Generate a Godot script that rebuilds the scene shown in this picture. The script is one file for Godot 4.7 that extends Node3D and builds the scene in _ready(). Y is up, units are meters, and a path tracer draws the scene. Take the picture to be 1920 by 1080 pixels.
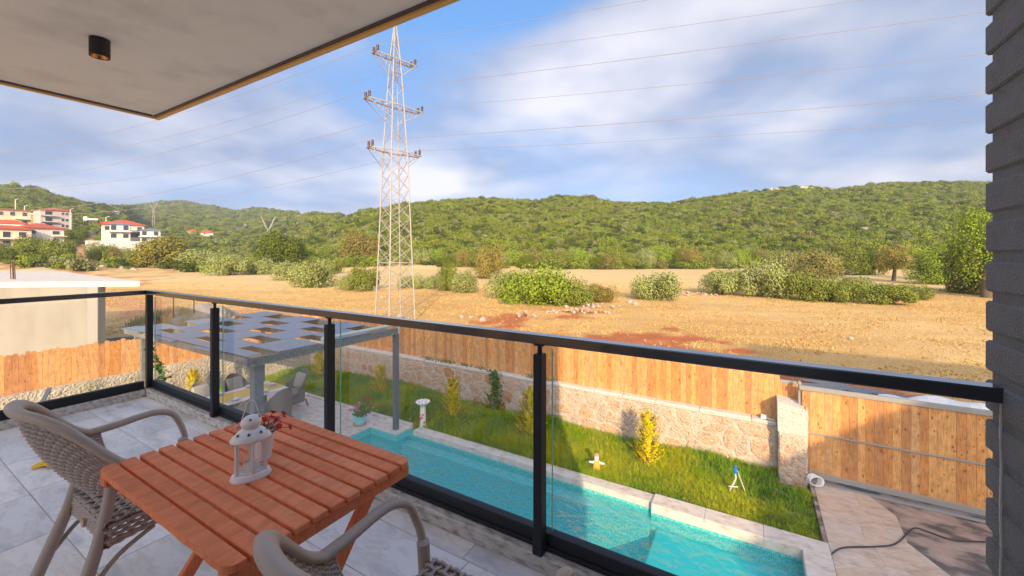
extends Node3D
# A balcony over a pool garden, golden fields and scrub hills behind. World: the railing runs along x, the view goes towards -z.

const YAW := 0.535816
var rng := RandomNumberGenerator.new()
var noise := FastNoiseLite.new()
var taken := {}
var M := {}


class MB:
	var v := PackedVector3Array()
	var n := PackedVector3Array()
	var c := PackedColorArray()
	var t := PackedVector2Array()
	var col := Color(1, 1, 1)

	func tri3(a: Vector3, b: Vector3, d: Vector3, na: Vector3, nb: Vector3, nd: Vector3) -> void:
		var g := (d - a).cross(b - a)
		v.append(a)
		n.append(na)
		if g.dot(na + nb + nd) < 0.0:
			v.append(d)
			v.append(b)
			n.append(nd)
			n.append(nb)
		else:
			v.append(b)
			v.append(d)
			n.append(nb)
			n.append(nd)
		c.append(col)
		c.append(col)
		c.append(col)

	func tri(a: Vector3, b: Vector3, d: Vector3, hint: Vector3) -> void:
		var g := (d - a).cross(b - a).normalized()
		if g.dot(hint) < 0.0:
			g = -g
		tri3(a, b, d, g, g, g)

	func quad(a: Vector3, b: Vector3, d: Vector3, e: Vector3, hint: Vector3) -> void:
		tri(a, b, d, hint)
		tri(a, d, e, hint)

	func box(ctr: Vector3, size: Vector3, bev := 0.0, bs := Basis()) -> void:
		var h := size * 0.5
		bev = minf(bev, minf(h.x, minf(h.y, h.z)) * 0.9)
		for ax in 3:
			for s in [-1.0, 1.0]:
				var p := []
				for k in [[-1, -1], [1, -1], [1, 1], [-1, 1]]:
					var q := Vector3.ZERO
					q[ax] = s * h[ax]
					q[(ax + 1) % 3] = k[0] * (h[(ax + 1) % 3] - bev)
					q[(ax + 2) % 3] = k[1] * (h[(ax + 2) % 3] - bev)
					p.append(ctr + bs * q)
				var nn := Vector3.ZERO
				nn[ax] = s
				quad(p[0], p[1], p[2], p[3], bs * nn)
		if bev <= 0.0:
			return
		for ax in 3:
			var b1 := (ax + 1) % 3
			var b2 := (ax + 2) % 3
			for s1 in [-1.0, 1.0]:
				for s2 in [-1.0, 1.0]:
					var q: Array[Vector3] = []
					for k in [[-1.0, 0], [1.0, 0], [1.0, 1], [-1.0, 1]]:
						var w := Vector3.ZERO
						w[ax] = k[0] * (h[ax] - bev)
						w[b1] = s1 * (h[b1] - (bev if k[1] == 1 else 0.0))
						w[b2] = s2 * (h[b2] - (bev if k[1] == 0 else 0.0))
						q.append(ctr + bs * w)
					var hh := Vector3.ZERO
					hh[b1] = s1
					hh[b2] = s2
					quad(q[0], q[1], q[2], q[3], bs * hh)
		for sx in [-1.0, 1.0]:
			for sy in [-1.0, 1.0]:
				for sz in [-1.0, 1.0]:
					var s := Vector3(sx, sy, sz)
					var q: Array[Vector3] = []
					for ax in 3:
						var w := s * (h - Vector3.ONE * bev)
						w[ax] = s[ax] * h[ax]
						q.append(ctr + bs * w)
					tri(q[0], q[1], q[2], bs * s)

	func bar(a: Vector3, b: Vector3, w: float, d: float, bev := 0.0) -> void:
		var y := (b - a).normalized()
		var up := Vector3.UP if absf(y.y) < 0.95 else Vector3.RIGHT
		var x := up.cross(y).normalized()
		var z := x.cross(y)
		box((a + b) * 0.5, Vector3(w, (b - a).length(), d), bev, Basis(x, y, z))

	func tube(pts: PackedVector3Array, r0: float, r1: float, sides := 8, caps := true, flat := 1.0, radii := PackedFloat32Array()) -> void:
		var m := pts.size()
		var rings := []
		var cs := []
		var up := Vector3.UP
		var prev_x := Vector3.ZERO
		for i in m:
			var tg := (pts[mini(i + 1, m - 1)] - pts[maxi(i - 1, 0)]).normalized()
			var x: Vector3
			if i == 0:
				if absf(tg.dot(up)) > 0.95:
					up = Vector3.RIGHT
				x = up.cross(tg).normalized()
			else:
				x = (prev_x - tg * prev_x.dot(tg)).normalized()
			prev_x = x
			var y := tg.cross(x)
			var r := lerpf(r0, r1, float(i) / maxf(1.0, m - 1.0))
			if radii.size() == m:
				r = radii[i]
			var ring := PackedVector3Array()
			var nr := PackedVector3Array()
			for k in sides:
				var an := TAU * k / sides
				var o := x * cos(an) + y * (sin(an) * flat)
				ring.append(pts[i] + o * r)
				nr.append((x * cos(an) * flat + y * sin(an)).normalized())
			rings.append(ring)
			cs.append(nr)
		for i in m - 1:
			var A: PackedVector3Array = rings[i]
			var B: PackedVector3Array = rings[i + 1]
			var na: PackedVector3Array = cs[i]
			var nb: PackedVector3Array = cs[i + 1]
			for k in sides:
				var k2 := (k + 1) % sides
				tri3(A[k], B[k], B[k2], na[k], nb[k], nb[k2])
				tri3(A[k], B[k2], A[k2], na[k], nb[k2], na[k2])
		if caps:
			for e in [0, m - 1]:
				var R: PackedVector3Array = rings[e]
				var o := (pts[0] - pts[1]) if e == 0 else (pts[m - 1] - pts[m - 2])
				for k in range(1, sides - 1):
					tri(R[0], R[k], R[k + 1], o)

	func lathe(prof: PackedVector2Array, segs := 20, at := Vector3.ZERO, sx := 1.0, sz := 1.0, smooth := false) -> void:
		for i in prof.size() - 1:
			var p := prof[i]
			var q := prof[i + 1]
			var d := q - p
			var nrm := Vector2(d.y, -d.x).normalized()
			var n1 := nrm
			var n2 := nrm
			if smooth:
				if i > 0:
					var e := p - prof[i - 1]
					n1 = (nrm + Vector2(e.y, -e.x).normalized()).normalized()
				if i < prof.size() - 2:
					var e := prof[i + 2] - q
					n2 = (nrm + Vector2(e.y, -e.x).normalized()).normalized()
			for k in segs:
				var a0 := TAU * k / segs
				var a1 := TAU * (k + 1) / segs
				var c0 := Vector3(cos(a0) * sx, 0, sin(a0) * sz)
				var c1 := Vector3(cos(a1) * sx, 0, sin(a1) * sz)
				var m0 := Vector3(cos(a0) / sx, 0, sin(a0) / sz)
				var m1 := Vector3(cos(a1) / sx, 0, sin(a1) / sz)
				var A := at + c0 * p.x + Vector3.UP * p.y
				var B := at + c1 * p.x + Vector3.UP * p.y
				var C := at + c1 * q.x + Vector3.UP * q.y
				var D := at + c0 * q.x + Vector3.UP * q.y
				var nA := (m0 * n1.x + Vector3.UP * n1.y).normalized()
				var nB := (m1 * n1.x + Vector3.UP * n1.y).normalized()
				var nC := (m1 * n2.x + Vector3.UP * n2.y).normalized()
				var nD := (m0 * n2.x + Vector3.UP * n2.y).normalized()
				if p.x > 1e-5:
					tri3(A, B, C, nA, nB, nC)
				if q.x > 1e-5:
					tri3(A, C, D, nA, nC, nD)

	func prism(poly: PackedVector2Array, z0: float, z1: float, xf := Transform3D()) -> void:
		var idx := Geometry2D.triangulate_polygon(poly)
		for z in [z0, z1]:
			var o := xf.basis * Vector3(0, 0, z - (z0 + z1) * 0.5)
			for i in range(0, idx.size(), 3):
				tri(xf * Vector3(poly[idx[i]].x, poly[idx[i]].y, z), xf * Vector3(poly[idx[i + 1]].x, poly[idx[i + 1]].y, z), xf * Vector3(poly[idx[i + 2]].x, poly[idx[i + 2]].y, z), o)
		var cw := Geometry2D.is_polygon_clockwise(poly)
		for i in poly.size():
			var a := poly[i]
			var b := poly[(i + 1) % poly.size()]
			var e := b - a
			var o2 := Vector2(e.y, -e.x) * (-1.0 if cw else 1.0)
			quad(xf * Vector3(a.x, a.y, z0), xf * Vector3(b.x, b.y, z0), xf * Vector3(b.x, b.y, z1), xf * Vector3(a.x, a.y, z1), xf.basis * Vector3(o2.x, o2.y, 0))

	func blob(ctr: Vector3, r: Vector3, seg: int, jit: float, rg: RandomNumberGenerator, ns: FastNoiseLite) -> void:
		# a lumpy stone
		var off := Vector3(rg.randf(), rg.randf(), rg.randf()) * 500.0
		var P := []
		for i in seg + 1:
			var row := PackedVector3Array()
			var th := PI * i / seg
			for k in seg * 2:
				var ph := TAU * k / (seg * 2)
				var d := Vector3(sin(th) * cos(ph), cos(th), sin(th) * sin(ph))
				row.append(ctr + d * r * (1.0 + jit * ns.get_noise_3dv(d * 60.0 + off) * 2.0))
			P.append(row)
		for i in seg:
			for k in seg * 2:
				var k2 := (k + 1) % (seg * 2)
				var o: Vector3 = P[i][k] - ctr
				if i > 0:
					tri(P[i][k], P[i][k2], P[i + 1][k2], o)
				if i < seg - 1:
					tri(P[i][k], P[i + 1][k2], P[i + 1][k], o)

	func leaf(p: Vector3, dir: Vector3, side: Vector3, l: float, w: float, nn: Vector3) -> void:
		# a diamond leaf
		var a := p
		var b := p + dir * (l * 0.5) + side * (w * 0.5)
		var d := p + dir * l
		var e := p + dir * (l * 0.5) - side * (w * 0.5)
		tri3(a, b, d, nn, nn, nn)
		tri3(a, d, e, nn, nn, nn)

	func mesh() -> ArrayMesh:
		var arr := []
		arr.resize(Mesh.ARRAY_MAX)
		arr[Mesh.ARRAY_VERTEX] = v
		arr[Mesh.ARRAY_NORMAL] = n
		arr[Mesh.ARRAY_COLOR] = c
		if t.size() == v.size():
			arr[Mesh.ARRAY_TEX_UV] = t
		var m := ArrayMesh.new()
		m.add_surface_from_arrays(Mesh.PRIMITIVE_TRIANGLES, arr)
		return m


func numbered(called: String) -> String:
	taken[called] = taken.get(called, -1) + 1
	return called if taken[called] == 0 else "%s_%03d" % [called, taken[called]]


func tag(o: Node, label: String, category: String, group := "", kind := "") -> void:
	if label:
		o.set_meta("label", label)
	if category:
		o.set_meta("category", category)
	if group:
		o.set_meta("group", group)
	if kind:
		o.set_meta("kind", kind)


func thing(called: String, label: String, category: String, at := Vector3.ZERO, turn := 0.0, group := "") -> Node3D:
	var o := Node3D.new()
	o.name = numbered(called)
	add_child(o)
	o.position = at
	o.rotation.y = turn
	tag(o, label, category, group)
	return o


func put(called: String, me: Mesh, m: Material, parent: Node = null, at := Vector3.ZERO, bs := Basis()) -> MeshInstance3D:
	var o := MeshInstance3D.new()
	o.mesh = me
	o.material_override = m
	o.transform = Transform3D(bs, at)
	if parent == null:
		o.name = numbered(called)
		add_child(o)
	else:
		o.name = called
		parent.add_child(o, true)
	return o


func struct(called: String, me: Mesh, m: Material, label := "") -> MeshInstance3D:
	var o := put(called, me, m)
	o.set_meta("kind", "structure")
	if label:
		o.set_meta("label", label)
	return o


func copy(o: Node3D, at: Vector3, turn: float, label := "") -> Node3D:
	var d: Node3D = o.duplicate()
	d.name = numbered(str(o.name).rstrip("_0123456789"))
	add_child(d)
	d.position = at
	d.rotation.y = turn
	if label:
		d.set_meta("label", label)
	return d


func lin(r: float, g: float, b: float) -> Color:
	return Color(r, g, b).linear_to_srgb()


func mat(called: String, col: Color, rough := 0.8, metal := 0.0, spec := 0.5) -> StandardMaterial3D:
	var m := StandardMaterial3D.new()
	m.resource_name = called
	m.albedo_color = col.linear_to_srgb()
	m.roughness = rough
	m.metallic = metal
	m.metallic_specular = spec
	M[called] = m
	return m


func ntex(sd: int, freq: float, ramp: Array, octaves := 4, size := 512, kind := FastNoiseLite.TYPE_SIMPLEX_SMOOTH, warp := 0.0, as_normal := false) -> NoiseTexture2D:
	var f := FastNoiseLite.new()
	f.seed = sd
	f.noise_type = kind
	f.frequency = freq
	f.fractal_octaves = octaves
	f.fractal_gain = 0.55
	if warp > 0.0:
		f.domain_warp_enabled = true
		f.domain_warp_amplitude = warp
		f.domain_warp_frequency = freq * 0.7
	var t := NoiseTexture2D.new()
	t.width = size
	t.height = size
	t.seamless = true
	t.noise = f
	if as_normal:
		t.as_normal_map = true
		t.bump_strength = 6.0
	if ramp.size():
		var g := Gradient.new()
		var off := PackedFloat32Array()
		var cs := PackedColorArray()
		for r in ramp:
			off.append(r[0])
			cs.append((r[1] as Color).linear_to_srgb())
		g.offsets = off
		g.colors = cs
		t.color_ramp = g
	return t


func tri_map(m: StandardMaterial3D, tex: Texture2D, scale: Vector3, offset := Vector3.ZERO, in_world := true) -> StandardMaterial3D:
	m.albedo_texture = tex
	m.uv1_triplanar = true
	m.uv1_world_triplanar = in_world
	m.uv1_scale = scale
	m.uv1_offset = offset
	m.uv1_triplanar_sharpness = 4.0
	return m


func bump(m: StandardMaterial3D, tex: Texture2D, cm: float) -> StandardMaterial3D:
	m.heightmap_enabled = true
	m.heightmap_texture = tex
	m.heightmap_scale = cm
	return m


func wood_image(sd: int, knots: int, dark: float) -> ImageTexture:
	# straight grain running down the picture, with knots: values near 1 to be multiplied by the board's own tone
	var w := 512
	var im := Image.create(w, w, false, Image.FORMAT_RGB8)
	var f := FastNoiseLite.new()
	f.seed = sd
	f.frequency = 0.02
	f.fractal_octaves = 3
	var rg := RandomNumberGenerator.new()
	rg.seed = sd
	var ks := []
	for i in knots:
		ks.append(Vector4(rg.randf() * w, rg.randf() * w, rg.randf_range(2.2, 5.5), rg.randf_range(0.6, 1.0)))
	for y in w:
		for x in w:
			var g := f.get_noise_2d(x * 7.0, y * 0.35) * 0.5 + f.get_noise_2d(x * 22.0 + 900.0, y * 0.8) * 0.35 + f.get_noise_2d(x * 0.6, y * 0.6 + 400.0) * 0.4
			var k := 1.0 - dark * clampf(g + 0.25, 0.0, 1.0)
			im.set_pixel(x, y, Color(k, k * lerpf(0.93, 1.0, k), k * lerpf(0.82, 1.0, k)))
	for q: Vector4 in ks:
		var r := int(q.z * 3.5)
		for dy in range(-r * 2, r * 2 + 1):
			for dx in range(-r, r + 1):
				var e: float = sqrt(dx * dx + dy * dy * 0.45) / q.z
				if e > 2.6:
					continue
				var px := posmod(int(q.x) + dx, w)
				var py := posmod(int(q.y) + dy, w)
				var cc := im.get_pixel(px, py)
				var s := 0.0
				if e < 1.0:
					s = 0.6 * q.w
				else:
					s = 0.28 * q.w * (1.0 - (e - 1.0) / 1.6) * (0.6 + 0.4 * sin(e * 9.0))
				im.set_pixel(px, py, Color(cc.r * (1.0 - s * 0.75), cc.g * (1.0 - s), cc.b * (1.0 - s)))
	return ImageTexture.create_from_image(im)


func mosaic_image(sd: int) -> ImageTexture:
	# 12 x 12 glass mosaic pieces, each 2 cm, with pale joints
	var n := 16
	var px := 20
	var im := Image.create(n * px, n * px, false, Image.FORMAT_RGB8)
	im.fill(lin(0.22, 0.58, 0.56))
	var rg := RandomNumberGenerator.new()
	rg.seed = sd
	for i in n:
		for j in n:
			var k := rg.randf()
			var cc := Color(0.02, 0.40, 0.42).lerp(Color(0.05, 0.50, 0.50), rg.randf())
			if k < 0.28:
				cc = Color(0.01, 0.28, 0.31)
			elif k > 0.78:
				cc = Color(0.12, 0.60, 0.57)
			im.fill_rect(Rect2i(i * px + 2, j * px + 2, px - 4, px - 4), cc.linear_to_srgb())
	return ImageTexture.create_from_image(im)


func _ready() -> void:
	rng.seed = 7
	noise.seed = 11
	noise.frequency = 0.01
	noise.fractal_octaves = 4
	# --- camera
	var cam := Camera3D.new()
	cam.name = "camera"
	cam.projection = Camera3D.PROJECTION_FRUSTUM
	cam.near = 0.05
	cam.far = 5000.0
	cam.size = 0.1 * 540.0 / 765.0
	cam.frustum_offset = Vector2(0, -0.05 * 65.0 / 765.0)
	cam.position = Vector3(0, 4.34, 0)
	cam.rotation.y = YAW
	add_child(cam)
	cam.current = true
	# --- sky and exposure
	var env := Environment.new()
	env.background_mode = Environment.BG_SKY
	var sky := Sky.new()
	var pano := PanoramaSkyMaterial.new()
	pano.panorama = sky_picture()
	sky.sky_material = pano
	env.sky = sky
	env.background_energy_multiplier = 1.0
	env.tonemap_mode = Environment.TONE_MAPPER_LINEAR
	env.tonemap_exposure = 3.2
	# evening haze over the valley
	env.fog_enabled = true
	env.fog_density = 0.0003
	env.fog_light_color = Color(0.86, 0.92, 1.0)
	env.sdfgi_enabled = true
	env.ssao_enabled = true
	env.ssil_enabled = true
	var we := WorldEnvironment.new()
	we.name = "world_environment"
	we.environment = env
	add_child(we)
	# --- the low evening sun, behind the balcony
	var sun := DirectionalLight3D.new()
	sun.name = "sun"
	sun.light_color = Color(1.0, 0.88, 0.70)
	sun.light_energy = 0.62
	sun.light_angular_distance = 0.6
	sun.shadow_enabled = true
	add_child(sun)
	sun.look_at_from_position(Vector3.ZERO, Vector3(-0.65, -0.445, -1.0))
	materials()
	terrain()
	hill_scrub()
	garden_ground()
	villa()
	railing()
	pool()
	walls_and_fences()
	pergola()
	dining_set()
	garden_things()
	neighbour_shell()
	pylon_and_lines()
	village()
	hedges_and_trees()
	field_things()
	balcony_table()
	chairs()
	table_things()


func sky_picture() -> ImageTexture:
	# air that pales towards the horizon, and drifting cloud banks
	var w := 2048
	var h := 1024
	var im := Image.create(w, h, false, Image.FORMAT_RGBF)
	var f := FastNoiseLite.new()
	f.seed = 5
	f.frequency = 0.55
	f.fractal_octaves = 5
	f.fractal_gain = 0.5
	var g := FastNoiseLite.new()
	g.seed = 21
	g.frequency = 0.22
	g.fractal_octaves = 3
	var gaps := [[-3.0, 33.0, 17.0, 6.0, 0.8], [-18.0, 21.0, 9.0, 4.5, 0.3], [-52.0, 11.0, 14.0, 4.0, 0.2], [9.0, 15.0, 12.0, 2.5, 0.15], [14.0, 7.0, 22.0, 2.2, 0.4], [-28.0, 8.0, 14.0, 2.5, 0.25]]
	var banks := [[2.0, 24.0, 12.0, 3.8, 0.42], [16.0, 27.0, 14.0, 5.0, 0.42], [36.0, 22.0, 16.0, 6.0, 0.12], [-33.0, 14.5, 13.0, 3.0, 0.35], [-8.0, 10.5, 9.0, 2.2, 0.4], [-9.0, 16.0, 12.0, 4.0, 0.3], [20.0, 14.0, 22.0, 4.0, 0.12]]
	var to_sun := Vector3(0.65, 0.445, 1.0).normalized()
	for j in h:
		var el := PI * (0.5 - (j + 0.5) / h)
		if el < -0.02:
			im.fill_rect(Rect2i(0, j, w, h - j), Color(0.20, 0.16, 0.10))
			break
		var e := maxf(el, 0.0)
		var ed := rad_to_deg(e)
		var air := Color(0.38, 0.51, 0.73).lerp(Color(0.085, 0.295, 0.70), clampf(1.0 - exp(-ed / 18.0), 0.0, 1.0))
		for i in w:
			var az := wrapf((i + 0.5) / w * TAU, -PI, PI)
			var d := Vector3(sin(az) * cos(e), sin(e), -cos(az) * cos(e))
			var q := d * (1.0 / (d.y + 0.16))
			var n1 := f.get_noise_3d(q.x * 0.9, q.y * 2.0, q.z * 0.9)
			var n2 := g.get_noise_3d(q.x + 7.0, 3.0, q.z)
			var dens := 0.68 + n1 * 0.62 + n2 * 0.36
			var white := 0.0
			var rel := rad_to_deg(wrapf(az + YAW, -PI, PI))
			if absf(rel) < 90.0:
				for k in gaps:
					var a: float = (rel - k[0]) / k[2]
					var b: float = (ed - k[1]) / k[3]
					var s := a * a + b * b
					if s < 6.0:
						dens -= k[4] * exp(-s)
				for k in banks:
					var a: float = (rel - k[0]) / k[2]
					var b: float = (ed - k[1] - a * k[2] * 0.22) / k[3]
					var s := a * a + b * b
					if s < 6.0:
						dens += k[4] * exp(-s)
						white += k[4] * exp(-s)
			dens = smoothstep(0.05, 0.85, dens)
			var n3 := f.get_noise_3d(q.x * 1.7 + 20.0, 5.0, q.z * 1.7)
			var lit := clampf(0.36 + n3 * 1.1 + n1 * 0.5 + white * 0.75, 0.0, 1.0)
			var cl := Color(0.28, 0.345, 0.51).lerp(Color(0.70, 0.69, 0.75), lit)
			# brighter towards the sun, as the CIE clear sky is
			var chi := acos(clampf(d.dot(to_sun), -1.0, 1.0))
			var fchi := (1.0 + 10.0 * (exp(-3.0 * chi) - 0.009) + 0.45 * cos(chi) * cos(chi)) / 1.3
			var k := 0.50 * fchi
			var warm := clampf((fchi - 1.2) * 0.35, 0.0, 1.0)
			var cc := air.lerp(cl, dens * 0.92).lerp(Color(0.75, 0.62, 0.45), warm * 0.7)
			im.set_pixel(i, j, Color(cc.r * k, cc.g * k, cc.b * k))
	return ImageTexture.create_from_image(im)


func materials() -> void:
	var grey := [[0.0, Color(0.35, 0.35, 0.35)], [0.45, Color(0.75, 0.75, 0.75)], [1.0, Color(1, 1, 1)]]
	var soft := [[0.0, Color(0.8, 0.8, 0.8)], [0.5, Color(0.97, 0.97, 0.97)], [1.0, Color(1, 1, 1)]]
	var tex_grain := ntex(3, 0.03, grey, 5)
	var tex_soft := ntex(4, 0.008, soft, 5)
	var hgt := ntex(9, 0.03, [], 5)
	var hgt_fine := ntex(10, 0.09, [], 4)
	# ground
	var m := mat("terrain", Color(1.0, 1.0, 1.0), 0.95, 0.0, 0.2)
	tri_map(m, ntex(31, 0.05, [[0.0, Color(0.55, 0.47, 0.38)], [0.5, Color(0.90, 0.87, 0.83)], [1.0, Color(1, 1, 1)]], 6), Vector3.ONE * 0.3)
	m.vertex_color_use_as_albedo = true
	bump(m, hgt_fine, 0.6)
	m = mat("leaves", Color(1, 1, 1), 0.9, 0.0, 0.08)
	m.vertex_color_use_as_albedo = true
	m.backlight_enabled = true
	m.backlight = Color(0.35, 0.35, 0.2)
	m = mat("bark", Color(0.16, 0.11, 0.075), 0.9)
	tri_map(m, tex_grain, Vector3(6, 1.2, 6))
	# balcony
	var pale := [Color(0.76, 0.735, 0.715), Color(0.73, 0.69, 0.65), Color(0.67, 0.655, 0.65), Color(0.80, 0.775, 0.755), Color(0.76, 0.71, 0.66)]
	for i in 5:
		var pc: Color = pale[i]
		m = mat("tile%d" % i, Color(1, 1, 1), 0.16, 0.0, 0.5)
		var t := ntex(50 + i, 0.006, [[0.0, pc * 0.66], [0.3, pc * 0.92], [0.42, pc * 1.06], [0.5, pc * Color(0.95, 0.89, 0.83)], [0.56, pc * 1.08], [0.75, pc * 1.12], [1.0, pc * 0.84]], 6, 512, FastNoiseLite.TYPE_SIMPLEX_SMOOTH, 60.0)
		tri_map(m, t, Vector3(0.55, 1, 1.5), Vector3(i * 0.37, 0, i * 0.21))
		m.roughness_texture = ntex(80 + i, 0.02, [[0.0, Color(0.35, 0.35, 0.35)], [1.0, Color(1, 1, 1)]], 4)
		m.roughness = 0.42
	m = mat("grout", Color(0.50, 0.44, 0.37), 0.9)
	m = mat("kerb", Color(1, 1, 1), 0.75)
	tri_map(m, ntex(61, 0.02, [[0.0, Color(0.22, 0.20, 0.18)], [0.3, Color(0.42, 0.385, 0.34)], [0.5, Color(0.58, 0.54, 0.48)], [1.0, Color(0.70, 0.67, 0.62)]], 6), Vector3(0.8, 2.0, 2.0))
	bump(m, hgt_fine, 0.4)
	m = mat("plaster", Color(0.93, 0.865, 0.80), 0.9)
	tri_map(m, tex_soft, Vector3.ONE * 0.35)
	m = mat("house_wall", Color(0.90, 0.86, 0.81), 0.9)
	m = mat("trim", Color(0.80, 0.46, 0.16), 0.45)
	m = mat("gap_shade", Color(0.10, 0.09, 0.09), 0.5)
	m = mat("cladding", Color(0.165, 0.16, 0.162), 0.85)
	tri_map(m, tex_soft, Vector3.ONE * 2.2)
	bump(m, hgt_fine, 0.5)
	m = mat("caulk", Color(0.55, 0.5, 0.42), 0.9)
	mat("black_metal", Color(0.018, 0.02, 0.023), 0.5, 0.0, 0.4)
	m = mat("rail_lacquer", Color(0.018, 0.02, 0.023), 0.28, 0.0, 0.6)
	m.clearcoat_enabled = true
	m.clearcoat = 1.0
	m.clearcoat_roughness = 0.12
	m = mat("glass", Color(0.75, 0.92, 0.88, 0.025), 0.0)
	m.transparency = BaseMaterial3D.TRANSPARENCY_ALPHA
	m = mat("glass_edge", Color(0.25, 0.48, 0.42), 0.2)
	# wood
	var wood := wood_image(3, 34, 0.30)
	var tones := [Color(0.76, 0.37, 0.12), Color(0.68, 0.30, 0.09), Color(0.82, 0.42, 0.145), Color(0.60, 0.275, 0.10), Color(0.74, 0.40, 0.16)]
	for i in 5:
		m = mat("pine%d" % i, tones[i], 0.62)
		tri_map(m, wood, Vector3(1.1, 0.8, 1.1), Vector3(i * 0.23, i * 0.31, i * 0.17))
	var teak := wood_image(8, 0, 0.16)
	for i in 3:
		m = mat("teak%d" % i, [Color(0.90, 0.295, 0.14), Color(0.86, 0.265, 0.12), Color(0.92, 0.32, 0.16)][i], 0.65, 0.0, 0.25)
		m.albedo_texture = teak
		m.uv1_triplanar = true
		m.uv1_world_triplanar = true
		m.uv1_scale = Vector3(0.35, 1.6, 1.6)
		m.uv1_offset = Vector3(i * 0.3, 0, i * 0.4)
	m = mat("greywood", Color(0.22, 0.235, 0.225), 0.6)
	tri_map(m, wood, Vector3(0.3, 1.5, 1.5))
	m = mat("sheet", Color(0.17, 0.215, 0.28), 0.38, 0.0, 0.6)
	tri_map(m, tex_soft, Vector3(0.4, 1, 1.6))
	m = mat("post_paint", Color(0.115, 0.13, 0.14), 0.55)
	tri_map(m, tex_soft, Vector3.ONE * 1.3)
	m = mat("awning", Color(0.50, 0.56, 0.50), 0.5)
	# masonry
	m = mat("mortar", Color(1, 1, 1), 0.95)
	tri_map(m, ntex(71, 0.012, [[0.0, Color(0.48, 0.34, 0.25)], [0.4, Color(0.57, 0.46, 0.37)], [1.0, Color(0.64, 0.57, 0.49)]], 5), Vector3.ONE * 0.6)
	bump(m, hgt, 2.5)
	var st := [Color(0.58, 0.40, 0.29), Color(0.64, 0.50, 0.39), Color(0.57, 0.52, 0.46), Color(0.66, 0.54, 0.43), Color(0.60, 0.36, 0.23), Color(0.66, 0.59, 0.51)]
	var tex_stone := ntex(70, 0.016, [[0.0, Color(0.62, 0.36, 0.24)], [0.3, Color(0.86, 0.70, 0.58)], [0.5, Color(1.0, 0.92, 0.84)], [0.62, Color(0.78, 0.74, 0.72)], [0.78, Color(1.0, 0.84, 0.70)], [1.0, Color(0.8, 0.55, 0.42)]], 6)
	for i in 6:
		m = mat("stone%d" % i, st[i] * 1.0, 0.95, 0.0, 0.3)
		tri_map(m, tex_stone, Vector3.ONE * 0.9, Vector3(i * 0.3, i * 0.2, 0))
		bump(m, hgt, 2.5)
	m = mat("wallcap", Color(0.66, 0.60, 0.53), 0.9)
	tri_map(m, tex_soft, Vector3.ONE)
	bump(m, hgt, 1.5)
	m = mat("pale_wall", Color(0.60, 0.55, 0.46), 0.95)
	tri_map(m, ntex(72, 0.02, [[0.0, Color(0.45, 0.42, 0.38)], [0.4, Color(0.85, 0.82, 0.78)], [1.0, Color(1, 1, 1)]], 6), Vector3.ONE * 0.8)
	bump(m, hgt, 4.0)
	m = mat("concrete", Color(0.33, 0.315, 0.28), 0.95)
	tri_map(m, ntex(73, 0.006, [[0.0, Color(0.72, 0.70, 0.66)], [0.5, Color(0.92, 0.91, 0.89)], [1.0, Color(1, 1, 1)]], 6), Vector3(0.3, 0.12, 0.3))
	m = mat("slab_top", Color(0.62, 0.57, 0.51), 0.95)
	tri_map(m, tex_soft, Vector3.ONE * 0.5)
	m = mat("rebar", Color(0.10, 0.055, 0.035), 0.8)
	m = mat("travertine", Color(1, 1, 1), 0.55)
	tri_map(m, ntex(74, 0.012, [[0.0, Color(0.42, 0.34, 0.27)], [0.4, Color(0.60, 0.53, 0.46)], [1.0, Color(0.70, 0.66, 0.60)]], 6), Vector3(0.6, 1, 1.2))
	for i in 3:
		m = mat("flag%d" % i, Color(1, 1, 1), 0.8)
		var b := [Color(0.58, 0.46, 0.37), Color(0.60, 0.48, 0.39), Color(0.58, 0.44, 0.33)][i] as Color
		tri_map(m, ntex(75 + i, 0.01, [[0.0, b * 0.72], [0.5, b], [1.0, b * 1.12]], 6), Vector3(0.5, 1, 0.9))
		bump(m, hgt, 1.0)
	m = mat("mottled", Color(1, 1, 1), 0.75)
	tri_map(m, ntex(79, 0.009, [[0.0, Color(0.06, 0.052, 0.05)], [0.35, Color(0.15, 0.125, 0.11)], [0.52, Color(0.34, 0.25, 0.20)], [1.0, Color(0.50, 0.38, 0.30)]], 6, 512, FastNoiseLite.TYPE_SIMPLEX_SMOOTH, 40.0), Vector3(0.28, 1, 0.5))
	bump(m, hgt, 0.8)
	# pool
	m = mat("mosaic", Color(1, 1, 1), 0.3)
	tri_map(m, mosaic_image(4), Vector3.ONE * 2.4)
	m.texture_filter = BaseMaterial3D.TEXTURE_FILTER_LINEAR
	m = mat("pool_floor", Color(1, 1, 1), 0.5)
	tri_map(m, ntex(91, 0.05, [[0.0, Color(0.0, 0.44, 0.49)], [0.5, Color(0.0, 0.50, 0.54)], [1.0, Color(0.01, 0.56, 0.59)]], 4), Vector3.ONE * 1.5)
	m = mat("water", Color(0.0, 0.60, 0.61, 0.24), 0.02, 0.0, 0.5)
	m.transparency = BaseMaterial3D.TRANSPARENCY_ALPHA
	# garden
	m = mat("soil", Color(1, 1, 1), 0.95)
	tri_map(m, ntex(92, 0.02, [[0.0, Color(0.10, 0.075, 0.04)], [0.5, Color(0.16, 0.19, 0.03)], [1.0, Color(0.22, 0.20, 0.07)]], 5), Vector3.ONE * 0.6)
	# small things
	mat("taupe", Color(0.43, 0.345, 0.285), 0.42)
	mat("tan_badge", Color(0.55, 0.37, 0.24), 0.5)
	mat("white_paint", Color(0.84, 0.81, 0.78), 0.35)
	mat("hole_shade", Color(0.02, 0.02, 0.02), 0.9)
	mat("wax", Color(0.85, 0.82, 0.76), 0.5)
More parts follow.
